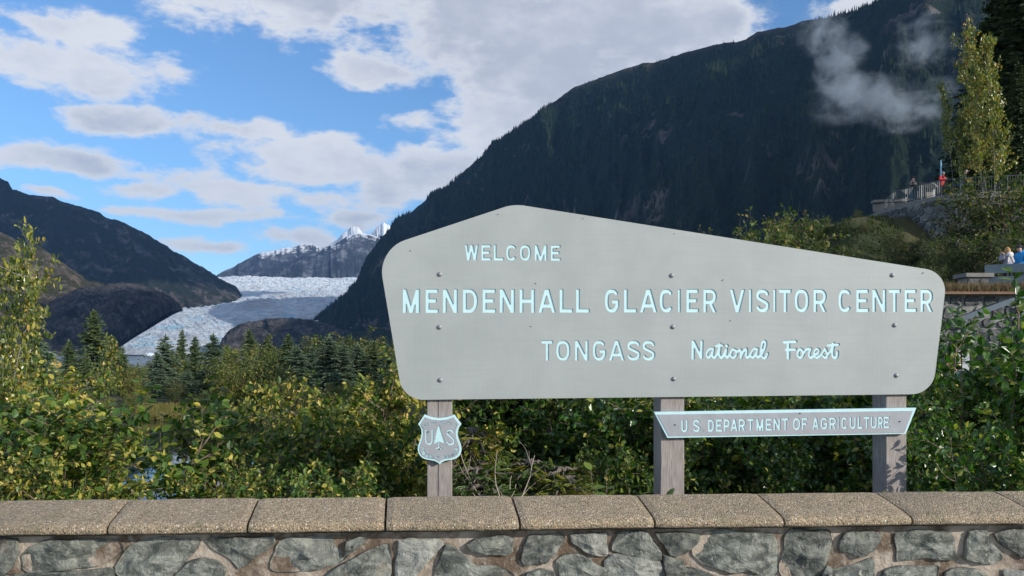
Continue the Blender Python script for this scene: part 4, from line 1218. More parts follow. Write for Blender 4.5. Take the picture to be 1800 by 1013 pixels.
ST = [cc(L, 0, 2.903) for L in [
    [(-80, 258), (85, 260), (92, 330), (62, 400), (15, 450), (-90, 455)],
    [(135, 340), (165, 295), (240, 266), (330, 264), (440, 262), (590, 266), (603, 312), (560, 350), (490, 388), (400, 400), (290, 412), (190, 420), (142, 400)],
    [(615, 365), (660, 300), (750, 258), (1000, 258), (985, 310), (940, 370), (860, 440), (780, 480), (640, 480), (605, 420)],
    [(1065, 268), (1120, 250), (1390, 248), (1375, 290), (1300, 340), (1225, 402), (1180, 352), (1100, 312)],
    [(900, 440), (950, 388), (1010, 354), (1090, 362), (1148, 402), (1140, 450), (1120, 520), (880, 520)],
    [(1388, 372), (1430, 290), (1480, 252), (1760, 247), (1788, 310), (1740, 368), (1620, 407), (1500, 417), (1400, 407)],
    [(70, 440), (180, 430), (330, 425), (560, 400), (590, 440), (590, 540), (60, 540)],
]]
ST += [cc(L, 600, 3.0) for L in [
    [(30, 275), (100, 250), (138, 268), (60, 330), (20, 355)],
    [(-60, 445), (0, 400), (60, 372), (130, 330), (200, 300), (240, 298), (258, 340), (250, 440), (240, 500), (-100, 500)],
    [(305, 272), (400, 268), (520, 268), (540, 292), (470, 362), (400, 440), (380, 520), (296, 520)],
    [(560, 300), (610, 312), (660, 362), (700, 402), (800, 402), (880, 432), (900, 520), (520, 520), (510, 440), (522, 380)],
    [(665, 292), (720, 262), (860, 242), (900, 267), (895, 330), (860, 347), (760, 337), (700, 327)],
    [(992, 252), (1160, 237), (1165, 262), (1130, 330), (1080, 385), (975, 397), (958, 370), (970, 302)],
    [(1215, 242), (1390, 237), (1397, 350), (1380, 355), (1290, 332), (1222, 282)],
    [(1150, 382), (1190, 347), (1250, 345), (1350, 402), (1430, 432), (1450, 520), (1180, 520), (1150, 422)],
    [(1455, 232), (1600, 227), (1640, 280), (1670, 322), (1680, 368), (1600, 368), (1500, 340), (1440, 322)],
    [(1400, 382), (1440, 345), (1540, 362), (1680, 382), (1690, 422), (1690, 520), (1455, 520), (1402, 422)],
    [(1662, 232), (1800, 227), (1888, 243), (1860, 290), (1800, 345), (1740, 345)],
    [(985, 440), (1050, 422), (1110, 432), (1140, 520), (960, 520)],
    [(1700, 352), (1800, 382), (1812, 420), (1800, 520), (1715, 520)],
]]
ST += [cc(L, 1200, 3.0) for L in [
    [(75, 282), (130, 232), (250, 227), (460, 237), (485, 292), (480, 440), (400, 450), (350, 422), (270, 437), (170, 412), (100, 390), (73, 332)],
    [(20, 415), (100, 427), (190, 470), (260, 520), (10, 520)],
    [(545, 262), (570, 227), (770, 222), (780, 282), (760, 352), (705, 460), (690, 520), (560, 520), (520, 400), (550, 322)],
    [(830, 272), (850, 232), (980, 227), (1050, 242), (1000, 322), (940, 352), (880, 332), (828, 322)],
    [(800, 422), (900, 402), (990, 367), (1010, 402), (1000, 520), (780, 520)],
    [(1130, 232), (1240, 222), (1400, 227), (1425, 262), (1420, 370), (1370, 370), (1280, 357), (1140, 375)],
    [(1066, 432), (1120, 407), (1330, 412), (1320, 520), (1050, 520)],
    [(1510, 227), (1600, 222), (1604, 262), (1670, 332), (1680, 370), (1640, 385), (1560, 385), (1490, 362), (1500, 282)],
    [(1650, 242), (1700, 217), (1830, 217), (1840, 300), (1790, 362), (1740, 322), (1680, 292)],
    [(1398, 442), (1450, 412), (1550, 422), (1620, 470), (1640, 520), (1380, 520)],
    [(1700, 422), (1790, 432), (1900, 400), (1900, 520), (1700, 520)],
    [(728, 440), (750, 402), (780, 412), (772, 470), (735, 480)],
    [(320, 460), (380, 452), (450, 462), (500, 500), (300, 510)],
]]
BLG = .034
for i, poly in enumerate(ST):
    Pm = [wp(x, y, .0) for x, y in poly]
    Pm = [(u_, min(v_, zb - .006)) for u_, v_ in Pm]
    link("stone", stone_mesh(Pm, 40 + i * 7, BLG, rough=.02), wall)


def rubble(u0, u1, v0, v1, su, sv, rs, shrink=.86, jit=.26):
    """rough bond of hexagonal-ish stones with shared, jittered corners"""
    nu_, nv_ = max(1, int(round((u1 - u0) / su))), max(1, int(round((v1 - v0) / sv)))
    du, dv = (u1 - u0) / nu_, (v1 - v0) / nv_
    g = {}
    def pt(i, j):      # half-column grid point
        if (i, j) not in g:
            g[(i, j)] = (u0 + (i / 2 + rs.uniform(-jit, jit) * .8) * du, v0 + (j + rs.uniform(-jit, jit) * (0 < j < nv_)) * dv)
        return g[(i, j)]
    out = []
    for j in range(nv_):
        for k in range(nu_ + 1):
            i0 = 2 * k - (j % 2)
            P = [pt(i0, j), pt(i0 + 1, j), pt(i0 + 2, j), pt(i0 + 2, j + 1), pt(i0 + 1, j + 1), pt(i0, j + 1)]
            P = np.array(P); c = P.mean(0)
            if c[0] < u0 or c[0] > u1: continue
            P = c + (P - c) * shrink
            Q = []
            for a, b in zip(P, np.roll(P, -1, 0)):      # round the corners a little
                Q += [tuple(a + (b - a) * .18), tuple(a + (b - a) * .82)]
            out.append(Q)
    return out


rs = np.random.RandomState(5)
uL, uR = wp(-35, 980)[0], wp(1835, 980)[0]
for (a, b, c_, d_) in [(-6.4, uL - .03, 0.36, zb - .02), (uR + .03, 6.4, 0.36, zb - .02), (-6.4, 6.4, .02, .33)]:
    for k, Pq in enumerate(rubble(a, b, c_, d_, .30, .17, rs)):
        link("stone", stone_mesh(Pq, 400 + k, .03, sub=2), wall)
# ------------------------------------------------------------------ upper lookout terrace
pts_t = [(1530, 371, 56.5), (1550, 368, 54.3), (1575, 360, 52.6), (1612, 351, 50.9), (1651, 343, 49.4), (1688, 339, 48.7), (1740, 336, 48.2), (1800, 334, 47.8), (1900, 332, 47.5), (2050, 330, 47.2)]
TZ = 11.3
TP = np.array([((x - 900) / F * Y, Y) for x, y, Y in pts_t])
tpx = np.concatenate([[0], np.cumsum(np.linalg.norm(np.diff(TP, axis=0), axis=1))])


def along(s_):
    return np.array([np.interp(s_, tpx, TP[:, 0]), np.interp(s_, tpx, TP[:, 1])])


def tang(s_):
    a, b = along(max(0, s_ - .3)), along(min(tpx[-1], s_ + .3)); d = b - a; return d / np.linalg.norm(d)


terr = thing("lookout_terrace", "raised lookout terrace with a rough stone retaining wall above the bushy slope", "terrace", (0, 0, 0))
b = MB(); n_ = len(TP)
back_ = np.array([(27.0, 60.5), (44, 60.5)])
poly = list(map(tuple, TP)) + [(50, 47.2), (50, 62), (24.0, 62)]
V = [(x, y, TZ - .02) for x, y in poly] + [(x, y, TZ - .22) for x, y in poly]
m_ = len(poly)
b.add(V, [tuple(range(m_)), tuple(range(m_, 2 * m_))[::-1]] + [(i, i + m_, (i + 1) % m_ + m_, (i + 1) % m_) for i in range(m_)])
b.build("deck", M_CONC, terr)
b = MB()
for (a, c) in zip(TP[:-1], TP[1:]):
    for z0, z1 in [(6.0, TZ - .23)]:
        d = (c - a); nn = np.array([-d[1], d[0]]); nn /= np.linalg.norm(nn)
        q = [a, c, c + nn * .5, a + nn * .5]
        b.add([(x, y, z) for z in (z0, z1) for x, y in q], [(0, 1, 5, 4), (1, 2, 6, 5), (2, 3, 7, 6), (3, 0, 4, 7), (4, 5, 6, 7)])
b.build("mortar_core", M_MORTARD, terr)
rs = np.random.RandomState(15)
base_stones = [stone_mesh(Pq, 900 + k, .09, M_STONED, sub=2, rough=.04) for k, Pq in enumerate(rubble(-.6, .6, -.45, .45, .62, .45, rs, .9))][:6]
def wall_piece(Pq, seed, mm, rough=.02, bulge=.06): return stone_mesh(Pq, seed, bulge, mm, sub=2, rough=rough)
for k, Pq in enumerate(rubble(.2, 14.8, 8.2, TZ - .26, .58, .42, rs, .90)):
    c = np.mean(Pq, 0); d = tang(c[0]); p = along(c[0])
    me = wall_piece([(x - c[0], y - c[1]) for x, y in Pq], 700 + k, M_STONED, .05)
    o = link("stone", me, terr, loc=(p[0] + d[1] * .02, p[1] - d[0] * .02, c[1])); o.rotation_euler = (0, 0, math.atan2(d[1], d[0]))
# pale parapet slab running off behind
b = MB(); b.beam(at(1534, 355, 57.5), at(1600, 352, 57.5), .5, .18); b.build("parapet_coping", M_CONC, terr)
b = MB(); b.beam(tuple(np.array(at(1536, 366, 57.6))), tuple(np.array(at(1600, 362, 57.6))), .35, .55); b.build("parapet", M_CONC, terr)

rail = thing("terrace_railing", "grey metal railing with upright bars along the edge of the lookout terrace", "railing", (0, 0, 0))
s0 = 3.25
def rail_pt(s_, z): p = along(s_); d = tang(s_); return (p[0] - d[1] * .18, p[1] + d[0] * .18, z)
ms = np.arange(s0, 15.2, .6)
for nm, z, wd in (("top_rail", TZ + .93, .055), ("bottom_rail", TZ + .10, .035)):
    b = MB(); b.tube([rail_pt(s_, z) for s_ in ms], wd / 2, 6); b.build(nm, M_RAIL, rail)
bal = MB(); bal.box((0, 0, .52), (.022, .022, .82)); bal_me = bal.mesh("baluster", M_RAIL)
pst = MB(); pst.box((0, 0, .47), (.06, .06, .94)); pst_me = pst.mesh("rail_post", M_RAIL)
s_ = s0; k = 0
while s_ < 15.0:
    p = rail_pt(s_, TZ); d = tang(s_)
    o = link("rail_post" if k % 9 == 0 else "baluster", pst_me if k % 9 == 0 else bal_me, rail, loc=p); o.rotation_euler = (0, 0, math.atan2(d[1], d[0]))
    s_ += .145; k += 1
# return at the end
p0 = np.array(rail_pt(s0, TZ)); p1 = p0 + [1.0, 3.6, 0]
for nm, z, wd in (("top_rail", .93, .05), ("bottom_rail", .10, .035)):
    b = MB(); b.tube([tuple(p0 + [0, 0, z]), tuple(p1 + [0, 0, z])], wd / 2, 6); b.build(nm, M_RAIL, rail)
for k in range(1, 9):
    q = p0 + (p1 - p0) * k / 9; link("baluster", bal_me, rail, loc=tuple(q))

# tilted information panel seen from behind
pan = thing("information_panel", "black tilted information panel on a grey pedestal behind the terrace railing", "information panel", at(1632, 345, 51.8)[:2] + (TZ,), rz=R(12))
b = MB(); b.box((0, 0, 1.08), (1.05, .78, .05), 0, R(38)); b.build("panel_board", M_BLACK, pan)
b = MB(); b.box((.54, -.02, 1.10), (.035, .84, .09), 0, R(38)); b.build("panel_edge", M_WHITE, pan)
b = MB(); b.box((.38, .12, .45), (.22, .3, .9)); b.build("pedestal", M_RAIL, pan)
b = MB(); b.box((-.05, -.12, .42), (.42, .03, .42)); b.build("notice", M_CONC, pan)

pole = thing("marker_pole", "thin pale blue and white marker pole rising beside the red jacket", "pole", at(1654, 345, 53.5)[:2] + (TZ,))
b = MB(); b.tube([(0, 0, 0), (0, 0, 1.4)], .035, 8); b.build("shaft", M_WHITE, pole)
M_LB = simple("light_blue_enamel", (.35, .62, .80), .5)
b = MB(); b.tube([(0, 0, 1.4), (0, 0, 3.15)], .045, 8); b.build("marker_sleeve", M_LB, pole)

# ------------------------------------------------------------------ lower walk: retaining wall, pier, beams, sign
lw = thing("retaining_wall", "dark stone retaining wall with pale mortar lines under a strip of dry grass", "wall", (0, 25.3, 0))
b = MB(); b.box((21.5, .3, 1.2), (19, .5, 4.4)); b.build("mortar_core", M_MORTARD, lw)
b = MB(); b.box((21.5, .15, 3.44), (19, .9, .08)); b.build("wall_cap", M_WOODP, lw)
rs = np.random.RandomState(25)
for k, Pq in enumerate(rubble(12.9, 20.5, -.6, 3.38, .50, .36, rs, .88)):
    c = np.mean(Pq, 0)
    link("stone", wall_piece([(x - c[0], y - c[1]) for x, y in Pq], 1200 + k, M_STONED, .03), lw, loc=(c[0], .045, c[1]))

pier = thing("stone_pier", "short stone pier with a flat pale cap at the end of the blue grey rail", "pier", at(1711, 480, 26.6)[:2] + (3.2,))
b = MB(); b.box((0, 0, .42), (.70, .60, .84)); b.build("mortar_core", M_MORTARD, pier)
b = MB(); b.box((0, 0, .92), (.92, .80, .13)); b.build("cap_slab", M_CONC, pier)
for k, Pq in enumerate(rubble(-.34, .34, .05, .82, .34, .25, rs, .88)):
    link("stone", wall_piece(Pq, 1500 + k, M_STONED, .02, .04), pier, loc=(0, -.30, 0))
bmr = thing("beam_railing", "broad blue grey horizontal beams forming the rail of the lower walk", "railing", (0, 0, 0))
for nm, ya, yb, h_ in (("upper_beam", 474, 470.5, .29), ("lower_beam", 494, 490, .24)):
    b = MB(); b.beam(at(1731, ya, 26.4), at(1990, yb - 8, 24.6), .12, h_); b.build(nm, M_BEAM, bmr)
for px in (1741, 1855, 1970):
    b = MB(); q = at(px, 480, 26.5 - (px - 1741) * .007); b.box((q[0], q[1], 3.75), (.14, .14, 1.0)); b.build("rail_post", M_BEAM, bmr)
sl = thing("sloping_rail", "blue grey beam sloping up along the dark retaining wall", "railing", (0, 0, 0))
b = MB(); b.beam(at(1682, 564, 24.4), at(1990, 452, 23.6), .08, .155); b.build("sloping_beam", M_BEAM, sl)
for px in (1700, 1800, 1900):
    q = at(px, 560 - (px - 1685) * .36, 24.35); b = MB(); b.box((q[0], q[1] + .08, (q[2] - .7) / 2), (.09, .09, q[2] + .6)); b.build("support_post", M_BEAM, sl)
dark = thing("doorway", "doorway in the retaining wall behind the sloping beam, its inner shade a flat black sheet", "doorway", (14.6, 25.02, 0))
b = MB(); b.box((0.2, 0, .75), (2.2, .02, 1.6)); b.build("opening_shade", M_BLACK, dark)  # flat black sheet put in for the darkness inside the doorway
b = MB(); b.box((-.95, -.03, .75), (.12, .08, 1.7)); b.box((1.35, -.03, .75), (.12, .08, 1.7)); b.box((.2, -.03, 1.62), (2.42, .08, .12)); b.build("door_frame", M_WOODP, dark)

pk = thing("parking_sign", "white accessible parking sign with rounded corners on a brown wooden post", "sign", (at(1694, 650, 21.6)[0], 21.6, -.8), rz=R(-14))
b = MB(); b.box((0, .06, 1.45), (.13, .10, 2.95)); b.build("post", M_WOODP, pk)
zc = at(1694, 627.5, 21.6)[2] + .8; Wk, Hk = .285, .74
rr_ = fillet([(-Wk / 2, -Hk / 2), (Wk / 2, -Hk / 2), (Wk / 2, Hk / 2), (-Wk / 2, Hk / 2)], [.035] * 4, 5)
link("sign_plate", filled("sign_plate", rr_, [], .004, M_WHITE), pk, loc=(0, -.004, zc))
def flat_strokes(name, S, w, bounds, st, parent, loc, m, clip=None):
    for L in [0]:
        lp = rast(S, w, bounds, st, st * .25, clip)
        if lp: return link(name, filled(name, lp[0], lp[1:], .0012, m), parent, loc=loc)
# wheelchair emblem and three lines of small words
S = [('c', sup(0, 0, .045, .045, 150, 395, 20, 2.0)), ('c', [(-.01, .10), (-.005, .03), (.04, .03), (.06, -.03), (.08, -.03)])]
flat_strokes("emblem", S, .013, (-.08, -.07, .1, .13), .004, pk, (0, -.0075, zc + .03), M_INK)
for j, wd_ in enumerate(["PARKING", "WITH STATE", "PERMIT ONLY"]):
    for k, ch in enumerate(wd_):
        if ch == ' ': continue
        cw = .019; x = (k - len(wd_) / 2) * cw
        flat_strokes("print", glyph('O' if ch == 'Y' or ch == 'K' else ch, cw * .75, .028, .005), .005, (0, 0, cw * .75, .028), .002, pk, (x, -.0075, zc - .09 - j * .052), M_INK) if ch not in 'YK' else \
            flat_strokes("print", [('s', (.007, 0), (.007, .014)), ('s', (.007, .013), (0, .028)), ('s', (.007, .013), (.014, .028))] if ch == 'Y' else [('s', (.0025, 0), (.0025, .028)), ('s', (.003, .013), (.014, .028)), ('s', (.004, .015), (.014, 0))], .005, (0, 0, .015, .028), .002, pk, (x, -.0075, zc - .09 - j * .052), M_INK)

# ------------------------------------------------------------------ people
M_SKIN = simple("skin", (.46, .27, .19), .55, var=.06)
M_BLK = simple("black_cloth", (.018, .018, .022), .85)
M_DGREY = simple("dark_grey_cloth", (.075, .078, .085), .85)
M_JEAN = simple("blue_denim", (.07, .13, .21), .85)
M_RED = simple("red_jacket_cloth", (.62, .025, .04), .7)
M_NAVY = simple("navy_cloth", (.015, .022, .045), .85)
M_AZURE = simple("azure_jacket_cloth", (.01, .30, .72), .6)
M_MAUVE = simple("grey_mauve_jacket_cloth", (.27, .25, .31), .75)
M_PALE = simple("pale_hood_cloth", (.62, .60, .60), .75)
M_BLONDE = simple("blonde_hair", (.50, .27, .10), .7, var=.25, sc=40)
M_GREYH = simple("grey_hair", (.32, .31, .30), .8, var=.2, sc=40)
M_CAPP = simple("pale_pink_cap_cloth", (.60, .42, .36), .8)
M_TEAL = simple("teal_cloth", (.06, .14, .13), .8)


def skin_mesh(name, verts, edges, radii, mats_by, sub=2):
    """verts dict name -> xyz, skin modifier body"""
    keys = list(verts); me = bpy.data.meshes.new(name)
    me.from_pydata([verts[k] for k in keys], [(keys.index(a), keys.index(b)) for a, b in edges], [])
    o = bpy.data.objects.new(name, me); COL.objects.link(o)
    md = o.modifiers.new("skin", 'SKIN'); md.use_smooth_shade = True
    for i, k in enumerate(keys):
        sv = me.skin_vertices[0].data[i]; r = radii[k]; sv.radius = (r, r) if np.isscalar(r) else r; sv.use_root = (k == 'pelvis')
    sb = o.modifiers.new("sub", 'SUBSURF'); sb.levels = sub; sb.render_levels = sub
    dg = bpy.context.evaluated_depsgraph_get(); dg.update()
    out = bpy.data.meshes.new_from_object(o.evaluated_get(dg)); bpy.data.objects.remove(o)
    out.name = name; out.materials.clear()
    ms = []
    for m_ in mats_by[0]: out.materials.append(m_)
    for p in out.polygons: p.material_index = mats_by[1](p.center); p.use_smooth = True
    return out


def person(label, loc, rz, H=1.75, lean=0.0, top=M_BLK, legs=M_JEAN, hair=None, cap=None, head_fw=0.0, armL=None, armR=None, bulk=1.0, extra=None, group=None):
    """facing -y before the turn rz; armL/armR: (elbow, wrist) positions"""
    t_ = thing("person", label, "person", loc, rz=rz, group=group)
    k = H / 1.75
    def B(x, y, z):
        yy = y; zz = z
        if z > .95: yy = y - math.sin(lean) * (z - .95); zz = .95 + (z - .95) * math.cos(lean)
        return (x * k, yy * k, zz * k)
    V = dict(pelvis=B(0, 0, .95), belly=B(0, 0, 1.12), chest=B(0, 0, 1.32), neck=B(0, -.01, 1.47), skull=B(0, -.03 - head_fw, 1.56), crown=B(0, -.03 - head_fw, 1.68),
             hipL=B(-.09, 0, .88), kneeL=B(-.10, -.02, .50), ankL=B(-.11, .02, .09), toeL=B(-.13, -.14, .035),
             hipR=B(.09, 0, .88), kneeR=B(.10, -.02, .50), ankR=B(.11, .02, .09), toeR=B(.13, -.14, .035),
             shL=B(-.17, 0, 1.40), shR=B(.17, 0, 1.40))
    aL = armL or ((-.26, -.02, 1.12), (-.20, -.22, 1.05)); aR = armR or ((.26, -.02, 1.12), (.20, -.22, 1.05))
    V['elL'] = B(*aL[0]); V['wrL'] = B(*aL[1]); V['elR'] = B(*aR[0]); V['wrR'] = B(*aR[1])
    for s_ in 'LR':
        w_, e_ = np.array(V['wr' + s_]), np.array(V['el' + s_]); d = (w_ - e_) / np.linalg.norm(w_ - e_)
        V['hand' + s_] = tuple(w_ + d * .07 * k); V['tip' + s_] = tuple(w_ + d * .15 * k + np.array([0, 0, -.02]))
        V['thumb' + s_] = tuple(w_ + d * .09 * k + np.array([0.03 if s_ == 'L' else -.03, 0, .035]))
    E = [('pelvis', 'belly'), ('belly', 'chest'), ('chest', 'neck'), ('neck', 'skull'), ('skull', 'crown')]
    for s_ in 'LR':
        E += [('pelvis', 'hip' + s_), ('hip' + s_, 'knee' + s_), ('knee' + s_, 'ank' + s_), ('ank' + s_, 'toe' + s_), ('chest', 'sh' + s_), ('sh' + s_, 'el' + s_), ('el' + s_, 'wr' + s_), ('wr' + s_, 'hand' + s_), ('hand' + s_, 'tip' + s_), ('hand' + s_, 'thumb' + s_)]
    Rr = dict(pelvis=(.155 * bulk, .115 * bulk), belly=(.155 * bulk, .12 * bulk), chest=(.175 * bulk, .125 * bulk), neck=.055, skull=(.080, .095), crown=(.066, .078),
              hipL=.10, hipR=.10, kneeL=.068, kneeR=.068, ankL=.052, ankR=.052, toeL=.035, toeR=.035, shL=.075 * bulk, shR=.075 * bulk, elL=.058 * bulk, elR=.058 * bulk, wrL=.034, wrR=.034,
              handL=.036, handR=.036, tipL=.016, tipR=.016, thumbL=.012, thumbR=.012)
    Rr = {a: (v * k if np.isscalar(v) else (v[0] * k, v[1] * k)) for a, v in Rr.items()}
    wl, wr = np.array(V['handL']), np.array(V['handR']); nk = np.array(V['neck']); cz = V['neck'][2] + .03 * k
    hd = np.array(V['skull'])
    def mi(c):
        c = np.array(c)
        if c[2] > cz and np.linalg.norm(c - hd) < .26 * k: return 2
        if min(np.linalg.norm(c - wl), np.linalg.norm(c - wr)) < .085 * k: return 2
        if c[2] < .075 * k: return 3
        if c[2] < .86 * k: return 1
        return 0
    me = skin_mesh("body", V, E, Rr, ([top, legs, M_SKIN, M_BLK], mi))
    link("body", me, t_)
    C_ = np.array(V['skull']) * .4 + np.array(V['crown']) * .6
    # nose and ears
    b = MB(); b.add([(C_[0] - .014, C_[1] - .085 * k, C_[2] - .05), (C_[0] + .014, C_[1] - .085 * k, C_[2] - .05), (C_[0], C_[1] - .115 * k, C_[2] - .045), (C_[0], C_[1] - .083 * k, C_[2] + .0)], [(0, 1, 2), (0, 2, 3), (2, 1, 3)]); b.build("nose", M_SKIN, t_)
    if hair is not None:
        m_, ln = hair
        hm = rock_mesh("hair", m_, 17, (18, 12), .12); o = link("hair", hm, t_, loc=tuple(C_ + np.array([0, .022, .015 - ln / 2]) * k)); o.scale = (.098 * k, .105 * k, (.105 + ln / 2) * k)
    if cap is not None:
        hm = rock_mesh("cap", cap, 19, (18, 10), .0)
        co = [v for v in hm.vertices]
        for v in co: v.co.z = max(v.co.z, -.05)
        o = link("cap", hm, t_, loc=tuple(C_ + np.array([0, .005, .035]) * k)); o.scale = (.098 * k, .110 * k, .095 * k)
        b = MB(); b.box((0, 0, 0), (.15 * k, .11 * k, .012), 0, R(12)); b.build("cap_brim", cap, t_, loc=tuple(C_ + np.array([0, -.14, .04]) * k))
    if extra: extra(t_, V, k)
    return t_


def hood(mm, dz=0.0, sz=(.13, .10, .10)):
    def f(t_, V, k):
        o = link("hood", rock_mesh("hood", mm, 21, (16, 10), .15), t_, loc=tuple(np.array(V['neck']) + [0, .09, .0 + dz])); o.scale = sz
    return f


def backpack(t_, V, k):
    hood(M_PALE, -.02, (.14, .09, .11))(t_, V, k)
    for sx in (-1, 1):
        b = MB(); a = np.array(V['neck']); b.beam(tuple(a + [sx * .05, .10, -.02]), tuple(a + [sx * .15, .13, -.28]), .03, .06); b.build("jacket_stripe", M_PALE, t_)


def scarfed(t_, V, k):
    b = MB(); a = np.array(V['chest']); b.tube([tuple(a + [-.10, -.10, .12]), tuple(a + [0, -.15, .02]), tuple(a + [.10, -.10, .12])], .03, 6); b.build("scarf", M_NAVY, t_)
    o = link("handbag", rock_mesh("handbag", M_DGREY, 31, (12, 8), .1), t_, loc=(.30, -.02, .95)); o.scale = (.10, .16, .14)


person("person in a black and grey jacket and dark cap standing at the terrace railing", at(1604, 352, 52.3)[:2] + (TZ,), R(15), 1.78, .05, M_DGREY, M_JEAN, None, M_BLK, 0, ((-.25, -.05, 1.15), (-.08, -.22, 1.20)), ((.25, -.05, 1.15), (.06, -.22, 1.20)), 1.05,
       lambda t_, V, k: (MB().box((0, -.135, 1.17), (.20, .05, .52)).build("vest_front", M_BLK, t_), MB().box((0, -.25, 1.22), (.11, .06, .08)).build("camera", M_LB, t_)), "people on the lookout terrace")
person("person with grey hair in a bright red jacket looking down at the terrace railing", at(1655, 345, 50.6)[:2] + (TZ,), R(20), 1.70, .12, M_RED, M_BLK, (M_GREYH, .02), None, .03, ((-.27, -.08, 1.18), (-.06, -.26, 1.24)), ((.27, -.08, 1.18), (.08, -.26, 1.24)), 1.15, scarfed, "people on the lookout terrace")
person("person in a navy top and pale cap leaning on the terrace railing", at(1689, 340, 50.2)[:2] + (TZ,), R(75), 1.76, .32, M_NAVY, M_JEAN, (M_GREYH, .0), M_CAPP, .05, ((-.22, -.18, 1.15), (-.12, -.40, 1.18)), ((.22, -.18, 1.15), (.12, -.40, 1.18)), 1.0, None, "people on the lookout terrace")
person("person with blonde hair in a grey mauve jacket with hands raised to the face", at(1772, 480, 28.2)[:2] + (3.62,), R(-160), 1.68, .02, M_MAUVE, M_BLK, (M_BLONDE, .10), None, 0, ((-.28, -.12, 1.22), (-.06, -.20, 1.50)), ((.28, -.12, 1.22), (.06, -.20, 1.50)), 1.1, backpack)
person("person in a bright blue hooded jacket and dark cap facing the blonde person", at(1795, 480, 28.3)[:2] + (3.66,), R(-75), 1.72, .06, M_AZURE, M_DGREY, None, M_NAVY, .02, None, None, 1.2, hood(M_AZURE))
person("person in a dark teal top standing by the parking sign, mostly behind leaves", at(1678, 700, 22.6)[:2] + (float(at(1678, 637.5, 22.6)[2]) - 1.70,), R(150), 1.70, 0, M_TEAL, M_BLK, None, None, 0)
# ------------------------------------------------------------------ vegetation
LEAF_V = np.array([(0, 0, 0), (.28, .26, .05), (.62, .27, .06), (1, 0, -.06), (.62, -.27, .06), (.28, -.26, .05)], float)
LEAF_F = np.array([(0, 3, 2, 1), (0, 5, 4, 3)])
LEAF2_V = np.array([(0, 0, 0), (.45, .30, .05), (1, 0, -.04), (.45, -.30, .05)], float)
LEAF2_F = np.array([(0, 2, 1), (0, 3, 2)])


def leaves_mesh(name, P, A, size, m, rs, up=.9, simple_=False, droop=.15):
    """P positions, A growth axis, size (N,)"""
    n = len(P)
    X = nrm(A + rs.randn(n, 3) * .35 - np.array([0, 0, droop]))
    N0 = nrm(np.array([0, 0, 1.0]) * up + rs.randn(n, 3) * .55)
    Y = nrm(np.cross(N0, X)); Z = np.cross(X, Y)
    tV, tF = (LEAF2_V, LEAF2_F) if simple_ else (LEAF_V, LEAF_F)
    V, Fa = inst(tV, tF, X, Y, Z, P, size)
    return mesh_np(name, V, Fa, m, False)


def curve_pts(p, d, L, n, rs, bend=(0, 0, 0), wig=.12):
    pts = [np.array(p, float)]; d = nrm(np.array(d, float)); step = L / (n - 1)
    for i in range(n - 1):
        d = nrm(d + np.array(bend) * step / max(L, .01) + rs.randn(3) * wig)
        pts.append(pts[-1] + d * step)
    return np.array(pts)


def shrub_meshes(seed, H, Rd, nstem, nbr, leaf, m, spacing=.055, ntw=5, twl=.28, simple_=False, low_=.12, lean=.5, barkm=None, tip_up=.5, rad=.018, upr=.9, pair=2, fill=1.0):
    rs = np.random.RandomState(seed); tw = MB(); P = []; A = []; stems = []
    for s_ in range(nstem):
        a = 2 * np.pi * (s_ + rs.rand()) / nstem; out = np.array([math.cos(a), math.sin(a), 0])
        base = out * rs.uniform(.02, .10) * Rd; tilt_ = rs.uniform(.15, 1) * lean
        hh = H * rs.uniform(.72, 1.0) * (1 - .25 * tilt_)
        st = curve_pts(base, out * tilt_ + np.array([0, 0, 1.0]), hh, 9, rs, (0, 0, .25), .07)
        stems.append((st, np.linspace(rad, rad * .25, 9) * (.7 + .5 * rs.rand())))
        for k in range(nbr):
            f_ = low_ + (1 - low_) * (k + rs.rand()) / nbr; q = f_ * 8; i = min(7, int(q)); p = st[i] + (st[i + 1] - st[i]) * (q - i)
            a2 = a + rs.uniform(-1.9, 1.9); o2 = np.array([math.cos(a2), math.sin(a2), 0]); 
            L = Rd * rs.uniform(.35, .75) * (1.05 - .75 * f_) + .12 * Rd
            br = curve_pts(p, o2 + np.array([0, 0, tip_up * rs.uniform(.3, 1.4)]), L, 6, rs, (0, 0, .25), .13)
            tw.tube(br, np.linspace(rad * .42, rad * .12, 6), 3, False)
            segs = [br]
            for j in range(ntw):
                q2 = rs.uniform(.25, 1) * 4.99; i2 = int(q2); p2 = br[i2] + (br[i2 + 1] - br[i2]) * (q2 - i2)
                t2 = curve_pts(p2, nrm(br[i2 + 1] - br[i2]) * .7 + rs.randn(3) * .7 + np.array([0, 0, .15]), twl * rs.uniform(.5, 1.2), 4, rs, (0, 0, .1), .1)
                tw.tube(t2, np.linspace(rad * .16, rad * .08, 4), 3, False); segs.append(t2)
            for sg in segs:
                Ls = np.linalg.norm(sg[-1] - sg[0]); nl = max(2, int(Ls / spacing * fill))
                tt_ = np.linspace(.12, 1, nl) * (len(sg) - 1.001); ii = tt_.astype(int); pp = sg[ii] + (sg[ii + 1] - sg[ii]) * (tt_ - ii)[:, None]
                dd = nrm(sg[ii + 1] - sg[ii])
                for _ in range(pair):
                    side = nrm(np.cross(dd, rs.randn(nl, 3)))
                    P.append(pp + side * leaf * .15); A.append(dd * .55 + side)
    P = np.concatenate(P); A = np.concatenate(A)
    size = leaf * rs.uniform(.6, 1.2, len(P))
    fm = leaves_mesh("leaves", P, A, size, m, rs, upr, simple_)
    sm = MB()
    for st, r_ in stems: sm.tube(st, r_, 6, False)
    return dict(leaves=fm, twigs=tw.mesh("twigs", barkm or M_TWIG), stems=sm.mesh("stems", barkm or M_TWIG, True), n=len(P), H=float(np.percentile(P[:, 2], 98.5)))


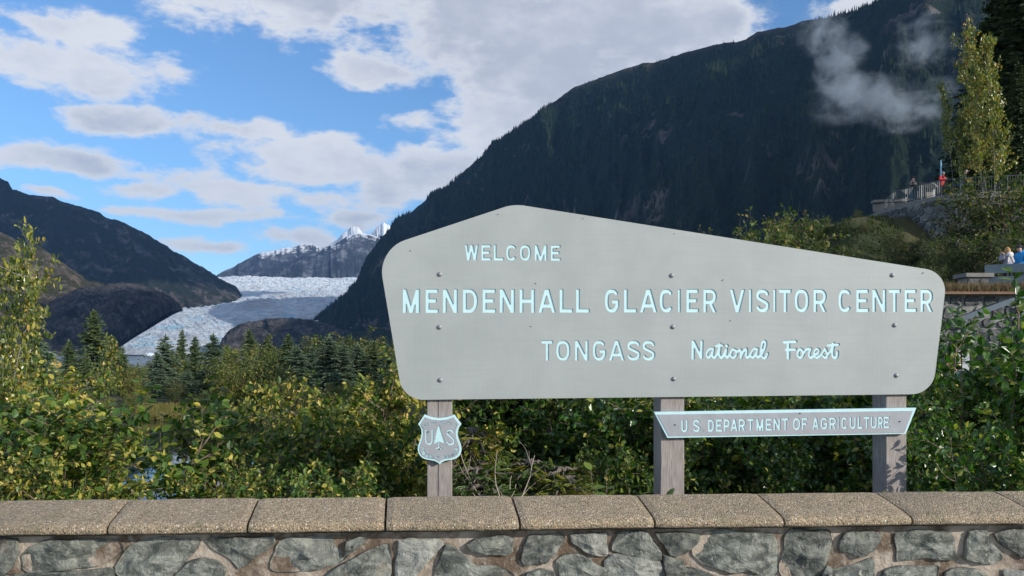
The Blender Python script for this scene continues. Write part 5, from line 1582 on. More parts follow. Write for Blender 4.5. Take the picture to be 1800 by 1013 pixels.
def put_shrub(name, cat, label, group, S, loc, h, rz, wscale=1.0):
    t_ = thing(name, label, cat, loc, group, rz); k = h / S['H']; t_.scale = (k * wscale, k * wscale, k)
    link("leaves", S['leaves'], t_, kind='stuff'); link("twigs", S['twigs'], t_, kind='stuff'); link("trunk", S['stems'], t_, kind='stuff')
    return t_


def gz(x, y): return float(ground_z(x, y))


# ---- near thicket of alder
KW = dict(spacing=.047, ntw=6, twl=.32)
AL = [shrub_meshes(201, 3.0, 1.15, 9, 18, .074, M_ALDER, **KW), shrub_meshes(202, 3.2, 1.05, 8, 18, .072, M_ALDERY, **KW), shrub_meshes(203, 2.8, 1.25, 9, 18, .078, M_ALDER, **KW), shrub_meshes(204, 3.0, 1.1, 9, 18, .076, M_ALDERY, **KW)]
AG = [shrub_meshes(211, 3.0, 1.15, 9, 18, .086, M_ALDERG, **KW), shrub_meshes(212, 3.1, 1.2, 9, 18, .084, M_ALDERG, **KW)]
AW = [shrub_meshes(221, 3.0, 1.0, 5, 8, .070, M_ALDERY, spacing=.07, ntw=3, fill=.8, lean=.25)]


def alder(px, top, Y, S, label, group, w=1.0, rz=None):
    x = (px - 900) / F * Y; zt = HC + (HY - top) / F * Y; z0 = gz(x, Y) - .1
    return put_shrub("alder_bush", "bush", label, group, S, (x, Y, z0), max(.8, zt - z0) * 1.02, random.uniform(0, 6.28) if rz is None else rz, w)


G1 = "alder bushes crowding behind the stone wall"
for px, top, Y, S, w_, lb in [
    (-60, 712, 8.3, AL[0], 1.1, "green alder bush cut off by the picture's edge beside the drooping golden tree"),
    (60, 690, 8, AL[1], 1.0, "tall alder bush with yellow tips standing below the bluish spruce"),
    (165, 722, 7.6, AL[2], 1.1, "broad green alder bush next to the three pale bare spruce trunks"),
    (115, 802, 6.4, AL[3], .95, "low yellowing alder bush close to the wall, the nearest to the left corner"),
    (285, 850, 8.4, AW[0], .9, "alder bush whose twigs stand against the yellow grass bank"),
    (335, 800, 7.9, AW[0], .85, "dark green alder bush with pond water glinting on both sides"),
    (420, 737, 8.4, AW[0], 1.0, "slender yellow alder rising in front of the pond's dark far bank"),
    (430, 838, 7.3, AL[1], .7, "low alder bush above the second coping joint"),
    (490, 712, 11, AL[3], .85, "yellow leaved alder bush in front of the round willow clump"),
    (560, 757, 9.4, AL[0], .95, "green alder bush midway between the yellow alder and the shield post"),
    (640, 670, 10.9, AL[1], .95, "tallest yellow alder bush reaching up to the sign board's lower corner"),
    (660, 790, 10.9, AL[3], .9, "yellowing alder bush touching the left side of the shield post"),
    (715, 730, 11.1, AL[2], .9, "green alder bush partly hidden behind the shield post"),
    (15, 845, 6.6, AL[2], .8, "small dark alder bush at the wall in the corner below the golden tree"),
    (530, 845, 6.6, AL[2], .8, "small green alder bush just over the coping, left of the shield post")]:
    alder(px, top, Y, S, lb, G1, w_)
G2 = "alder bushes behind the sign posts"
for px, top, Y, S, w_, lb in [
    (1055, 700, 12.7, AG[0], .9, "dark alder bush between the drooping spruce and the middle post"),
    (1115, 700, 12.1, AL[0], 1.0, "alder bush just left of the middle post under the board"),
    (1215, 686, 12.3, AG[1], 1.0, "glossy alder bush seen right of the middle post below the name plate"),
    (1310, 690, 11.5, AL[2], 1.0, "green alder bush below the first half of the plate's lettering"),
    (1395, 686, 12.1, AL[0], 1.0, "alder bush below the second half of the plate's lettering"),
    (1480, 690, 11.3, AG[0], 1.0, "dark glossy alder bush just left of the post under the board's narrow end"),
    (1290, 810, 9.7, AG[1], .8, "small dark alder bush low down beside the knotty middle post"),
    (1420, 805, 9.7, AG[0], .8, "small alder bush low down between the last two posts"),
    (1100, 810, 9.7, AL[2], .7, "small alder bush behind the broad leaved sapling"),
    (1590, 670, 12.4, AG[1], 1.0, "glossy alder bush behind the last post")]:
    alder(px, top, Y, S, lb, G2, w_)
G3 = "alder bushes beside the dark retaining wall"
for px, top, Y, S, w_, lb in [
    (1650, 720, 9.5, AG[0], .9, "glossy alder bush just right of the sign board's last post"),
    (1745, 608, 10.1, AG[1], .9, "tall glossy alder bush covering the right side of the parking sign"),
    (1800, 593, 9.3, AG[0], 1.0, "tall alder bush rising over the sloping beam"),
    (1690, 715, 8.7, AL[0], .8, "alder bush directly below the white parking sign"),
    (1735, 760, 7.7, AG[1], .9, "low glossy alder bush next to the wall's last coping joint"),
    (1860, 648, 9.1, AG[0], 1.1, "large glossy alder bush at the edge of the picture below the beams")]:
    alder(px, top, Y, S, lb, G3, w_)
# thin leafy leader in front of the dark wall
ld = shrub_meshes(231, 3.0, .5, 2, 9, .085, M_ALDERG, ntw=3, lean=.1, low_=.3)
alder(1748, 508, 8.6, ld, "slim alder stem rising above its neighbours in front of the dry grass", G3, 1.0)
alder(1668, 590, 8.8, ld, "slim leafy alder stem hugging the rounded end of the sign board", G3, .9)

# golden sapling on the left edge
GT = shrub_meshes(241, 6.0, 1.5, 4, 24, .095, M_COTTON, spacing=.05, ntw=6, twl=.35, lean=.22, low_=.25, rad=.022, barkm=M_WHITEBARK, tip_up=.9)
x_, Y_ = (2 - 900) / F * 14.0, 14.0
put_shrub("cottonwood_tree", "tree", "golden leaved young tree rising at the left edge above the bushes", None, GT, (x_, Y_, gz(x_, Y_)), at(0, 405, 14)[2] - gz(x_, Y_), 1.1, .55)
x_, Y_ = (62 - 900) / F * 15.5, 15.5
put_shrub("cottonwood_tree", "tree", "lower golden tree with branches reaching toward the lake", None, GT, (x_, Y_, gz(x_, Y_)), at(0, 625, 15.5)[2] - gz(x_, Y_), 3.9, .75)

# broad leaved sapling by the middle post, every leaf a part
BS_V = np.array([(0, 0, 0), (.12, .14, .02), (.3, .25, .05), (.5, .28, .06), (.72, .2, .04), (.88, .09, .0), (1, 0, -.08), (.88, -.09, .0), (.72, -.2, .04), (.5, -.28, .06), (.3, -.25, .05), (.12, -.14, .02), (.25, 0, 0), (.5, 0, 0), (.75, 0, -.02)], float)
BS_F = [(0, 12, 1), (12, 2, 1), (12, 13, 3, 2), (13, 14, 4, 3), (14, 5, 4), (14, 6, 5), (0, 11, 12), (12, 11, 10), (12, 10, 9, 13), (13, 9, 8, 14), (14, 8, 7), (14, 7, 6)]
mb = MB(); mb.add(BS_V, BS_F); big_leaf = mb.mesh("leaf", M_BIG, True)
rs = np.random.RandomState(77)
for (px, top, Y, n_l, lb) in [(1085, 812, 6.3, 34, "young broad leaved sapling with large veined leaves left of the middle post"), (1126, 845, 6.0, 16, "small broad leaved shoot touching the middle post"),
                              (1050, 850, 6.0, 14, "lowest broad leaved shoot peeping over the coping"), (1645, 850, 6.1, 12, "small leafy shoot peeping over the coping right of the last post")]:
    x = (px - 900) / F * Y; z0 = gz(x, Y); zt = HC + (HY - top) / F * Y
    t_ = thing("broadleaf_sapling", lb, "plant", (x, Y, z0), "broad leaved saplings over the coping")
    for s_ in range(3):
        st = curve_pts((rs.uniform(-.04, .04), rs.uniform(-.04, .04), 0), (rs.uniform(-.16, .16), rs.uniform(-.1, .1), 1), (zt - z0) * rs.uniform(.85, 1), 10, rs, (0, 0, .1), .04)
        b = MB(); b.tube(st, np.linspace(.008, .003, 10), 5); b.build("stem", M_TWIG, t_)
        for k in range(n_l // 3):
            f_ = 9 * (1 - .5 * (k / (n_l / 3)) ** .8) - .01; i = min(8, int(f_)); p = st[i] + (st[i + 1] - st[i]) * (f_ - i)
            a = k * 2.4 + s_; o = link("leaf", big_leaf, t_, loc=tuple(p)); s1 = rs.uniform(.10, .155); o.scale = (s1, s1, s1)
            o.rotation_euler = (rs.uniform(-.4, .4), rs.uniform(-.7, .25), a)

# ---- conifers


def spruce_mesh(seed, H, Rd, dz=.34, nb=7, tw=8, m=M_SPRUCE, low_=.06, droop=.25, tl=.42, dense=2, bare=0.0):
    rs = np.random.RandomState(seed); P = []; A = []; Sz = []; br = MB()
    z = H * max(low_, bare)
    while z < H * .985:
        f_ = 1 - z / H; r_ = Rd * (f_ ** .8) * (1 if f_ > .06 else .8) + .05 * Rd
        for k in range(nb if f_ > .15 else max(4, nb - 2)):
            a = rs.uniform(0, 2 * np.pi); L = r_ * rs.uniform(.62, 1.12)
            o = np.array([math.cos(a), math.sin(a), 0]); n = max(3, int(L / (tl * .36)))
            tt_ = np.linspace(.08, 1, n); up0 = .45 * (1 - f_) + .05
            pz = z + rs.uniform(-.12, .12) + up0 * L * tt_ - droop * L * tt_ ** 2 * (1.0 - .2 * (1 - f_))
            pp = o[None] * (L * tt_)[:, None]; pp[:, 2] = pz
            if L > .4 and rs.rand() < .6: br.tube([(0, 0, z), tuple(pp[n // 2]), tuple(pp[-1])], [.02, .013, .004], 3, False)
            sd = np.array([-o[1], o[0], 0])
            for s_ in range(dense):
                sgn = 1 if s_ % 2 == 0 else -1
                P.append(pp + rs.randn(n, 3) * .03); A.append(o[None] * rs.uniform(.5, 1, (n, 1)) + sgn * sd[None] * rs.uniform(.4, 1.1, (n, 1)) + np.array([0, 0, 1]) * rs.uniform(-.55, .05, (n, 1)))
                Sz.append(tl * rs.uniform(.6, 1.1, n) * (1.1 - .45 * tt_) * (.55 + .45 * min(1, L / .8)))
        z += dz * rs.uniform(.75, 1.25) * (.55 + .45 * f_)
    # leader
    P.append(np.array([[0, 0, H * .97], [0, 0, H * .94], [0, 0, H * .94]])); A.append(np.array([[0, 0, 1.0], [.4, 0, 1], [-.4, .1, 1]])); Sz.append(np.array([tl * 1.2, tl, tl]))
    P = np.concatenate(P); A = nrm(np.concatenate(A)); Sz = np.concatenate(Sz); n = len(P)
    # spray: three narrow crossing blades, like a needled twig
    tV = np.array([(0, 0, 0), (.35, .21, 0), (1, 0, 0), (.35, -.21, 0), (0, 0, 0), (.4, 0, .15), (1, 0, 0), (.4, 0, -.17)], float)
    tF = np.array([(0, 3, 2, 1), (4, 7, 6, 5)])
    Y = nrm(np.cross(np.tile([0, 0, 1.0], (n, 1)) + rs.randn(n, 3) * .3, A)); Z = np.cross(A, Y)
    V, Fa = inst(tV, tF, A, Y, Z, P, Sz)
    tm = MB(); rt = max(.05, H * .011); tm.tube([(0, 0, -.5), (0, 0, H * .3), (0, 0, H * .7), (0, 0, H * .985)], [rt, rt * .85, rt * .4, .01], 7)
    return dict(crown=mesh_np("crown", V, Fa, m), trunk=tm.mesh("trunk", M_BARK if not bare else M_WHITEBARK, True), branches=br.mesh("branches", M_BARK) if br.V else None, H=H, n=n)


def put_spruce(label, group, S, px, top, Y, w=1.0, zoff=0.0, name="spruce_tree", rz=None, base=None):
    x = (px - 900) / F * Y; z0 = gz(x, Y) - .05 if base is None else base; zt = HC + (HY - top) / F * Y
    k = max(.5, zt - z0) / S['H']
    t_ = thing(name, label, "tree", (x, Y, z0), group, random.uniform(0, 6.28) if rz is None else rz); t_.scale = (k * w, k * w, k)
    link("crown", S['crown'], t_, kind='stuff'); link("trunk", S['trunk'], t_)
    if S['branches']: link("branches", S['branches'], t_, kind='stuff')
    return t_


SP = [spruce_mesh(301, 12, 3.0, m=M_SPRUCE, dense=3, tl=.55), spruce_mesh(302, 12, 2.7, m=M_SPRUCE, dz=.36, dense=3, tl=.55), spruce_mesh(303, 10, 3.2, m=M_SPRUCEB, dense=3, tl=.55), spruce_mesh(304, 9, 3.4, m=M_SPRUCEB, dz=.30, dense=3, tl=.5)]
SPB = spruce_mesh(305, 12, 2.5, m=M_SPRUCE, bare=.40, nb=7, dense=3, tl=.55)
GS = "spruces growing between the pond and the lake"
for px, top, Y, S, w_, lb in [
    (164, 546, 105, SP[0], 1.15, "tallest spruce, standing before the foot of the dark rock shoulder"),
    (121, 598, 112, SP[1], 1.2, "smaller spruce left of the tallest one, in front of the lake's edge"),
    (196, 590, 110, SPB, 1.3, "spruce with pale bare lower trunk, just right of the tallest"),
    (214, 610, 125, SP[1], 1.2, "narrow spruce with its tip against the glacier's toe"),
    (152, 620, 100, SPB, 1.0, "spruce with a pale bare trunk in front of the tallest spruce"),
    (175, 640, 98, SPB, 1.0, "short spruce with bare pale trunk over the brown thicket"),
    (291, 590, 108, SP[2], 1.0, "dark pointed spruce in front of the glacier ice cliff"),
    (276, 618, 104, SP[3], .9, "low spruce leaning against the dark pointed one"),
    (320, 580, 130, SP[1], .8, "slim spruce whose tip rises before the blue ice"),
    (344, 592, 112, SP[0], 1.0, "spruce second in the close group before the glacier"),
    (375, 588, 116, SP[2], 1.0, "bushy spruce closing the group before the glacier"),
    (360, 640, 100, SP[3], 1.1, "wide low spruce at the front of the group before the glacier"),
    (330, 650, 96, SP[3], 1.1, "wide spruce above the reddish grass"),
    (400, 606, 135, SP[1], 1.1, "small spruce below the low dark rock knob"),
    (437, 580, 140, SP[0], 1.15, "pointed spruce standing alone before the dark rock knob"),
    (471, 590, 145, SP[1], 1.1, "pointed spruce right of the lone one, before the dark knob"),
    (507, 588, 120, SP[0], 1.15, "spruce beside the gap where the lake shows"),
    (520, 608, 105, SP[3], 1.2, "bluish spruce in front of the dark forest slope"),
    (548, 610, 118, SP[2], 1.1, "spruce in the row left of the sign, next to the bluish one"),
    (578, 590, 110, SP[3], 1.1, "rounded bluish spruce with a double top"),
    (602, 602, 108, SP[2], 1.1, "spruce between the double topped spruce and the sign"),
    (628, 604, 112, SP[3], 1.1, "bluish spruce just left of the sign's edge"),
    (655, 600, 115, SP[0], 1.2, "spruce whose tip stands next to the sign's edge"),
    (680, 606, 110, SP[2], 1.1, "spruce partly hidden by the sign's left edge"),
    (715, 612, 112, SP[1], 1.2, "spruce hidden behind the sign's lower left corner"),
    (470, 640, 98, SP[3], .9, "low bluish spruce behind the round willow clump"),
    (590, 650, 92, SP[3], 1.0, "low wide spruce above the pond's dark bank"),
    (540, 655, 90, SP[2], .9, "low spruce at the water's edge left of the wide one")]:
    put_spruce(lb, GS, S, px, top, Y, w_ * 1.15)
GL = "bluish spruces under the golden tree"
for px, top, Y, S, w_, lb in [(62, 588, 26, SP[3], .95, "large bluish spruce behind the golden tree's lower branches"), (8, 650, 21, SP[3], .9, "bluish spruce cut by the left edge of the picture"), (-60, 590, 30, SP[0], 1.0, "spruce just beyond the left edge"), (100, 650, 40, SP[2], .9, "green spruce to the right of the large bluish spruce")]:
    put_spruce(lb, GL, S, px, top, Y, w_)

# ---- willow and alder clumps on the far bank
WL = [shrub_meshes(401, 4.0, 2.6, 8, 12, .17, M_WILLOW, spacing=.16, ntw=6, twl=.55, simple_=True, rad=.03, lean=.7), shrub_meshes(402, 4.2, 2.4, 8, 12, .16, M_OLIVE, spacing=.16, ntw=6, twl=.5, simple_=True, rad=.03, lean=.7),
      shrub_meshes(403, 3.6, 2.8, 9, 12, .16, M_WILLOW, spacing=.16, ntw=6, twl=.5, simple_=True, rad=.03, lean=.8)]


def bush(px, top, Y, S, label, group, w=1.0, name="willow_bush"):
    x = (px - 900) / F * Y; z0 = gz(x, Y) - .15; zt = HC + (HY - top) / F * Y
    return put_shrub(name, "bush", label, group, S, (x, Y, z0), max(.8, zt - z0) * 1.03, random.uniform(0, 6.28), w)


GW = "leafy bushes on the far bank of the pond"
for px, top, Y, S, w_, lb in [
    (105, 655, 88, WL[1], 1.0, "olive bush under the smaller spruce on the far bank"),
    (225, 655, 92, WL[0], 1.0, "yellow green bush right of the bare pale trunks"),
    (240, 690, 86, WL[2], 1.0, "low rusty green bush at the end of the grass bank"),
    (420, 622, 98, WL[0], 1.35, "large round yellow green willow clump between the two spruce groups"),
    (455, 640, 94, WL[2], 1.1, "right half of the big willow clump, slightly paler"),
    (398, 655, 92, WL[0], 1.0, "willow bush at the foot of the wide low spruce"),
    (355, 690, 88, WL[1], .8, "dark olive bush behind the reddish grass"),
    (500, 668, 90, WL[2], .9, "reddish green bush over the pond's dark bank"),
    (540, 690, 87, WL[1], .9, "dark bush overhanging the pond left of the yellow alder"),
    (575, 680, 87, WL[1], .9, "dark olive bush overhanging the water in the middle of the bank"),
    (615, 672, 88, WL[2], 1.0, "green bush on the bank below the low wide spruce"),
    (660, 665, 90, WL[1], 1.1, "bush on the bank nearest to the sign"),
    (700, 655, 92, WL[0], 1.1, "bush on the bank hidden partly by the sign"),
    (60, 668, 90, WL[1], 1.1, "olive bush behind the bluish spruces"),
    (150, 690, 86, WL[1], 1.1, "brownish bush under the bare pale trunks"),
    (190, 700, 84.5, WL[2], .9, "low bush at the water just left of the grass bank"),
    (0, 660, 92, WL[0], 1.3, "bush on the far bank by the left edge"),
    (310, 668, 94, WL[1], .9, "bush between the dark pointed spruce and the grass")]:
    bush(px, top, Y, S, lb, GW, w_)
for px, top, Y, S, w_, lb in [
    (258, 634, 125, WL[1], 1.2, "bush closing the gap left of the dark pointed spruce"), (312, 622, 128, WL[0], 1.2, "bush filling the space between the spruces before the glacier"), (395, 618, 130, WL[0], 1.2, "yellow green bush below the rock knob's left end"),
    (450, 612, 132, WL[2], 1.2, "green bush between the two pointed spruces"), (490, 616, 128, WL[0], 1.1, "bush at the small gap where lake water shows"), (535, 606, 126, WL[1], 1.2, "tall bush behind the row of spruces left of the sign"),
    (565, 602, 128, WL[0], 1.2, "yellow green bush behind the double topped spruce"), (590, 600, 125, WL[1], 1.2, "dark bush between the spruces left of the sign"), (618, 602, 126, WL[2], 1.2, "pale green bush between the last spruces"),
    (645, 604, 124, WL[0], 1.2, "yellow green bush next to the sign's edge"), (672, 606, 126, WL[1], 1.2, "bush touching the sign's left edge"), (700, 608, 124, WL[2], 1.2, "bush mostly hidden by the sign's lower left corner"),
    (140, 645, 120, WL[0], 1.1, "bush low between the tallest spruce and the smaller one"), (90, 648, 118, WL[2], 1.1, "bush left of the smaller spruce at the lake's edge")]:
    bush(px, top, Y, S, lb, GW, w_)
# the wooded strip farther back reads as one mass
rs = np.random.RandomState(91)
Pm, Am, Sm = [], [], []
for k in range(420):
    Y = rs.uniform(125, 430); px = rs.uniform(-60, 900); x = (px - 900) / F * Y
    g_ = gz(x, Y); hh = rs.uniform(2.2, 4.8) * (1 if Y < 250 else .7); r_ = hh * .7
    n = 170; d_ = nrm(rs.randn(n, 3)); d_[:, 2] = np.abs(d_[:, 2])
    pp = d_ * (rs.uniform(.6, 1.05, (n, 1))) * [r_, r_, hh] + [x, Y, g_]
    Pm.append(pp); Am.append(d_ + rs.randn(n, 3) * .5); Sm.append(np.full(n, .42) * rs.uniform(.6, 1.2, n))
Pm, Am, Sm = np.concatenate(Pm), np.concatenate(Am), np.concatenate(Sm)
link("distant_thicket", leaves_mesh("distant_thicket", Pm, Am, Sm, M_WILLOW, rs, .7, True), kind='stuff', label="mass of low scrub between the pond and the lake")

# ---- grass on the bank and the dry strip above the retaining wall
def grass(name, X, Y, Z, h, m, label, seed, wd=.02, lean=.35):
    
    rs = np.random.RandomState(seed); n = len(X)
    a = rs.uniform(0, 6.28, n); W = np.stack([np.cos(a), np.sin(a), 0 * a], -1)
    U = nrm(np.stack([rs.randn(n) * lean, rs.randn(n) * lean, np.ones(n)], -1))
    hh = h * rs.uniform(.5, 1.15, n)
    tV = np.array([(-.5, 0, 0), (.5, 0, 0), (.3, 0, .55), (-.3, 0, .55), (.25, 0, 1.0)], float)
    Z3 = U; V = (np.stack([X, Y, Z], -1)[:, None] + tV[None, :, 0, None] * W[:, None] * (wd * rs.uniform(.6, 1.3, n))[:, None, None] + tV[None, :, 2, None] * Z3[:, None] * hh[:, None, None]
         + (tV[None, :, 2, None] ** 2) * (W * .22)[:, None] * hh[:, None, None])
    q = np.array([(0, 1, 2, 3)]) + (np.arange(n) * 5)[:, None]; tr = np.array([(3, 2, 4)]) + (np.arange(n) * 5)[:, None]
    link(name, mesh_np(name, V.reshape(-1, 3), [q, tr], m), kind='stuff', label=label)


rs = np.random.RandomState(92)
n = 9000; Yb = rs.uniform(80.5, 88, n); px = rs.uniform(240, 330, n); Xb = (px - 900) / F * Yb
grass("bank_grass", Xb, Yb, np.maximum(ground_z(Xb, Yb), -5.35), .75, M_GRASS, "yellow and reddish grass on the pond's bank", 93, .05)
n = 5000; Yb = rs.uniform(79, 86, n); px = rs.uniform(545, 585, n); Xb = (px - 900) / F * Yb
grass("bank_sedge", Xb, Yb, np.maximum(ground_z(Xb, Yb), -5.35), .6, M_GRASS, "yellow sedge along the pond's edge near the sign", 94, .05)
n = 26000; Xb = rs.uniform(12, 29, n); Yb = rs.uniform(25.35, 26.1, n)
grass("dry_grass", Xb, Yb, np.full(n, 3.38), .48, M_DRY, "strip of dry pinkish brown grass and stalks on top of the retaining wall", 95, .022, .28)

# ---- the shaded slope on the right
OL = [shrub_meshes(501, 3.2, 1.9, 7, 12, .115, M_OLIVE, spacing=.11, ntw=6, twl=.42, simple_=True, rad=.025), shrub_meshes(502, 3.0, 2.0, 7, 12, .11, M_WILLOW, spacing=.11, ntw=6, twl=.42, simple_=True, rad=.025),
      shrub_meshes(503, 3.0, 2.1, 7, 12, .11, M_OLIVE, spacing=.11, ntw=6, twl=.42, simple_=True, rad=.025)]
GH = "bushes on the slope below the lookout terrace"
for px, top, Y, S, w_, lb in [
    (1312, 414, 50, OL[1], .8, "pale green bush with arching twigs just above the sign board's sloping edge"),
    (1350, 400, 52, OL[1], .9, "light green bush, second in the row above the sign board"),
    (1395, 390, 53, OL[0], .9, "bush third in the row above the sign board, darker"),
    (1430, 388, 52, OL[1], .8, "spindly light bush midway along the row above the board"),
    (1465, 398, 54, OL[2], 1.0, "dark olive bush in the middle of the slope's skyline"),
    (1508, 378, 55, OL[0], .8, "thin tall bush near the end of the pale parapet"),
    (1520, 411, 50, OL[2], .9, "dark bush in front of the terrace wall's end"),
    (1380, 441, 44, OL[2], 1.0, "dark bush touching the board's upper edge right of the pale ones"),
    (1450, 446, 42, OL[0], 1.0, "dark bush low on the slope above the board's edge"),
    (1495, 436, 44, OL[1], .8, "greyish green bush below the stone terrace wall"),
    (1545, 456, 40, OL[2], .9, "low dark bush in the middle of the mossy slope"),
    (1590, 425, 43, OL[0], 1.1, "small bush under the terrace wall on the mossy slope"),
    (1570, 404, 47, OL[2], .5, "small dark bush at the very foot of the terrace wall"),
    (1640, 418, 42, OL[0], 1.0, "yellow olive bush below the railing and red jacket"),
    (1692, 405, 44, OL[1], 1.0, "yellow olive bush hiding the foot of the terrace railing"),
    (1745, 335, 43, OL[0], 1.1, "large olive bush around the birch trunks"),
    (1775, 318, 42, OL[2], 1.1, "olive bush right of the birch trunks"),
    (1680, 431, 36, OL[2], 1.0, "dark bush with yellow leaves left of the stone pier"),
    (1740, 416, 35, OL[0], 1.1, "dark bush behind the blonde person"),
    (1800, 406, 35, OL[2], 1.2, "dark bush behind the blue jacket"),
    (1635, 466, 33, OL[2], .8, "dark bush low on the slope above the board's rounded corner"),
    (1860, 386, 38, OL[0], 1.2, "olive bush beyond the picture's right edge"),
    (1600, 486, 31, OL[2], .7, "low dark bush just above the board's narrow end")]:
    bush(px, top, Y, S, lb, GH, w_, "slope_bush")
# mossy ground cover on the slope
rs = np.random.RandomState(96); n = 60000
Yb = rs.uniform(26, 56, n); px = rs.uniform(1180, 1980, n); Xb = (px - 900) / F * Yb
pc_ = fbm(Xb * .8, Yb * .8, 3, 44); kp = pc_ > -.08; Xb, Yb = Xb[kp], Yb[kp]
kp = ~((Yb > 49) & (Xb > 24.5)); Xb, Yb = Xb[kp], Yb[kp]
grass("slope_undergrowth", Xb, Yb, ground_z(Xb, Yb) - .03, .34, leaf_mat("moss_green_blade", [(0, (.02, .04, .008)), (.6, (.05, .085, .015)), (1, (.13, .12, .03))], rough=.8), "mossy grass and low growth covering the shaded slope", 97, .07, .6)

# cottonwoods before the terrace
CKW = dict(spacing=.10, ntw=6, twl=.5, barkm=M_WHITEBARK, tip_up=1.2, upr=.5, rad=.04)
CT = shrub_meshes(601, 12.0, 3.1, 3, 40, .17, M_COTTON, lean=.14, low_=.36, **CKW)
CT2 = shrub_meshes(602, 12.0, 2.0, 2, 30, .17, M_COTTON, lean=.16, low_=.62, **CKW)
for px, top, Y, rz, w_, S, lb in [(1742, 40, 45.5, .4, .62, CT, "tall slender cottonwood with glittering yellow green leaves before the dark spruces"),
                                (1690, 150, 46.8, 2.2, .5, CT2, "lower pale stemmed cottonwood over the person in the pale cap")]:
    x = (px - 900) / F * Y; z0 = gz(x, Y) - .2
    put_shrub("cottonwood_tree", "tree", lb, "cottonwoods before the terrace", S, (x, Y, z0), at(0, top, Y)[2] - z0, rz, w_)
# tall dark spruces behind
SD = [spruce_mesh(311, 26, 5.2, dz=.5, nb=10, tl=.9, dense=3, m=M_SPRUCED, droop=.35), spruce_mesh(312, 26, 4.8, dz=.5, nb=10, tl=.9, dense=3, m=M_SPRUCED, droop=.3)]
GD = "tall dark spruces behind the lookout"
for px, top, Y, S, w_, lb in [(1762, -60, 60, SD[0], 1.0, "tall dark spruce directly behind the cottonwood"), (1738, 30, 64, SD[1], 1.3, "dark spruce whose boughs reach out toward the marker pole"),
                              (1822, -160, 57, SD[1], 1.1, "tallest dark spruce at the right edge of the picture"), (1880, -120, 60, SD[0], 1.1, "dark spruce beyond the right edge"), (1960, -60, 55, SD[1], 1.1, "second dark spruce beyond the right edge"),
                              (1790, 110, 53, SD[1], .8, "younger dark spruce below the tall ones by the right edge"), (1850, 150, 50, SD[0], .8, "young dark spruce over the walk at the right edge")]:
    put_spruce(lb, GD, S, px, top, Y, w_, base=10.5)

# ---- drooping spruce just behind the board, with needled shoots


def near_spruce(seed, H, Rd, m, low_=.1, nb=8, dz=.22, sl=.15, droop=.35, needles=22):
    rs = np.random.RandomState(seed); P = []; A = []; br = MB()
    z = H * low_
    while z < H * .97:
        f_ = 1 - z / H; r_ = Rd * f_ ** .75 + .1
        for k in range(nb):
            a = rs.uniform(0, 2 * np.pi); L = r_ * rs.uniform(.7, 1.1); o = np.array([math.cos(a), math.sin(a), 0]); sd = np.array([-o[1], o[0], 0])
            n = 9; tt_ = np.linspace(0, 1, n); pp = o[None] * (L * tt_)[:, None]; pp[:, 2] = z + .1 * L * tt_ - droop * L * tt_ ** 2 + rs.randn(n) * .01
            br.tube(pp, np.linspace(.014, .003, n), 4, False)
            for q in range(int(L / .045)):
                t1 = rs.uniform(.15, 1) * (n - 1.01); i = int(t1); p = pp[i] + (pp[i + 1] - pp[i]) * (t1 - i); sg = 1 if q % 2 else -1
                l2 = min(.42, .42 * L) * (1.1 - .8 * t1 / n) + .06; d = nrm(o * .75 + sd * sg * .8 + np.array([0, 0, -.25 + rs.uniform(-.2, .15)]))
                m_ = max(1, int(l2 / (sl * .6)))
                br.tube([p, p + d * l2 * .5, p + d * l2 + np.array([0, 0, -.04])], [.004, .003, .002], 3, False)
                for s_ in range(m_):
                    b_ = p + d * l2 * (s_ / m_); P.append(b_); A.append(nrm(d + rs.randn(3) * .18))
                    P.append(b_ + d * .03); A.append(nrm(d * .6 + nrm(np.cross(d, rs.randn(3))) * .8))
        z += dz * (.6 + .4 * f_)
    P = np.array(P); A = np.array(A); n = len(P)
    nv = []; nf = []
    for q in range(3):      # the dense body of the shoot
        a = q * math.pi / 3 + .3; c, s = math.cos(a) * .11, math.sin(a) * .11; b0 = len(nv)
        nv += [(0, -c * .3, -s * .3), (.8, -c, -s), (1.1, 0, 0), (.8, c, s), (0, c * .3, s * .3)]; nf += [(b0, b0 + 1, b0 + 2), (b0, b0 + 2, b0 + 3), (b0, b0 + 3, b0 + 4)]
    for k in range(needles):
        t1 = .04 + .96 * k / needles; a = k * 2.4; c, s = math.cos(a), math.sin(a); ln = .15 * (1.1 - .5 * t1)
        b0 = len(nv); w_ = .03
        nv += [(t1, -s * w_, c * w_), (t1, s * w_, -c * w_), (t1 + .12, c * ln, s * ln)]; nf.append((b0, b0 + 1, b0 + 2))
    tV, tF = np.array(nv), np.array(nf)
    Y = nrm(np.cross(A, rs.randn(n, 3))); Z = np.cross(A, Y)
    V, Fa = inst(tV, tF, A, Y, Z, P, sl * rs.uniform(.7, 1.15, n))
    tm = MB(); tm.tube([(0, 0, -.3), (0, 0, H * .5), (0, 0, H * .97)], [H * .014, H * .009, .003], 7)
    return dict(crown=mesh_np("crown", V, Fa, m), trunk=tm.mesh("trunk", M_BARK, True), branches=br.mesh("branches", M_BARK), H=H, n=n)


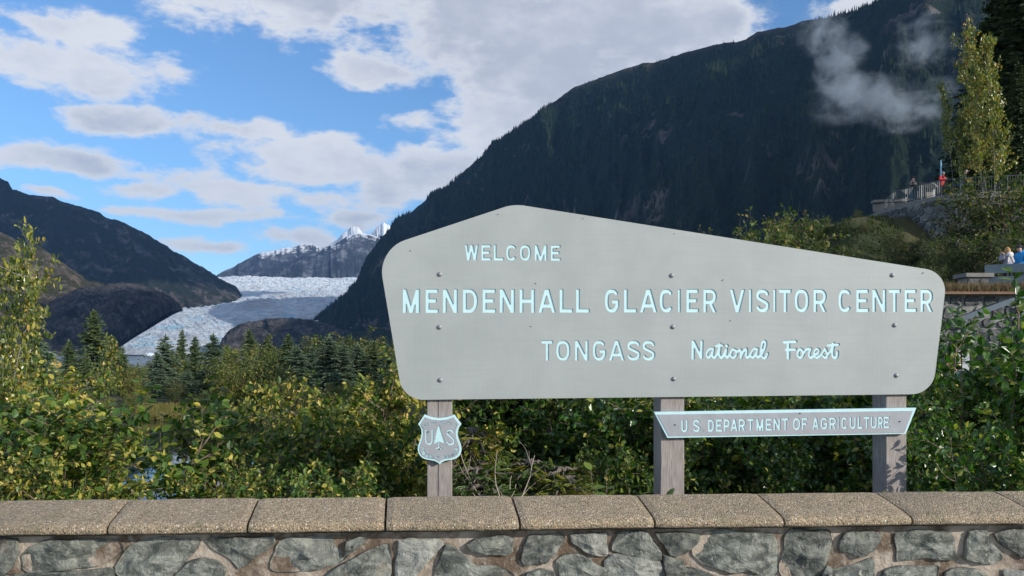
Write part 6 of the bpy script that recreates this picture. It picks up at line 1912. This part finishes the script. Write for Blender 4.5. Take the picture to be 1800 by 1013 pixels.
M_SPRN = leaf_mat("fresh_spruce_needle", [(0, (.05, .10, .03)), (.5, (.11, .19, .055)), (.85, (.19, .27, .08)), (1, (.30, .33, .10))], rough=.5, trans=.25)
NS = near_spruce(701, 3.6, 1.5, M_SPRN, nb=9)
NG = near_spruce(702, 1.6, .5, M_FIRGOLD, nb=7, dz=.11, sl=.10)
NB = near_spruce(703, 1.6, .6, M_SPRN, nb=8, dz=.11, sl=.10)
put_spruce("drooping green spruce filling the space under the board right of the shield", None, NS, 905, 600, 12.6, 1.15, rz=.3)
put_spruce("drooping spruce branches next to the shield post", None, NS, 835, 610, 13.2, 1.0, rz=2.1)
put_spruce("green spruce between the drooping spruce and the alders", None, NS, 985, 610, 13.0, 1.0, rz=4.0)
put_spruce("small spruce with golden green tips right of the shield", None, NG, 828, 742, 7.7, 1.2, rz=1)
put_spruce("small green spruce at the coping right of the shield post", None, NB, 842, 812, 7.3, 1.3, rz=2)
put_spruce("small spruce behind the dead twigs", None, NB, 930, 800, 7.6, 1.3, rz=5)
put_spruce("low golden spruce at the coping before the broad leaved sapling", None, NG, 990, 812, 7.4, 1.4, rz=3)
# bare dead branches
rs = np.random.RandomState(97)
dd_ = thing("dead_branch", "bare grey dead branches sticking up above the coping between spruces", "dead branch", ((885 - 900) / F * 7.0, 7.0, gz(0, 7)))
zb_ = at(0, 880, 7.0)[2] - gz(0, 7)
for s_ in range(6):
    st = curve_pts((rs.uniform(-.2, .2), rs.uniform(-.1, .1), zb_ - .3), (rs.uniform(-.9, .9), rs.uniform(-.3, .3), .9), rs.uniform(.45, .95), 9, rs, (0, 0, .2), .14)
    b = MB(); b.tube(st, np.linspace(.009, .003, 9), 4)
    for q in range(5):
        i = rs.randint(2, 8); s2 = curve_pts(st[i], nrm(st[i] - st[i - 1]) + rs.randn(3) * .6, rs.uniform(.08, .3), 5, rs, (0, 0, .1), .15); b.tube(s2, np.linspace(.0045, .002, 5), 3)
    b.build("bare_twig", M_DEAD, dd_)
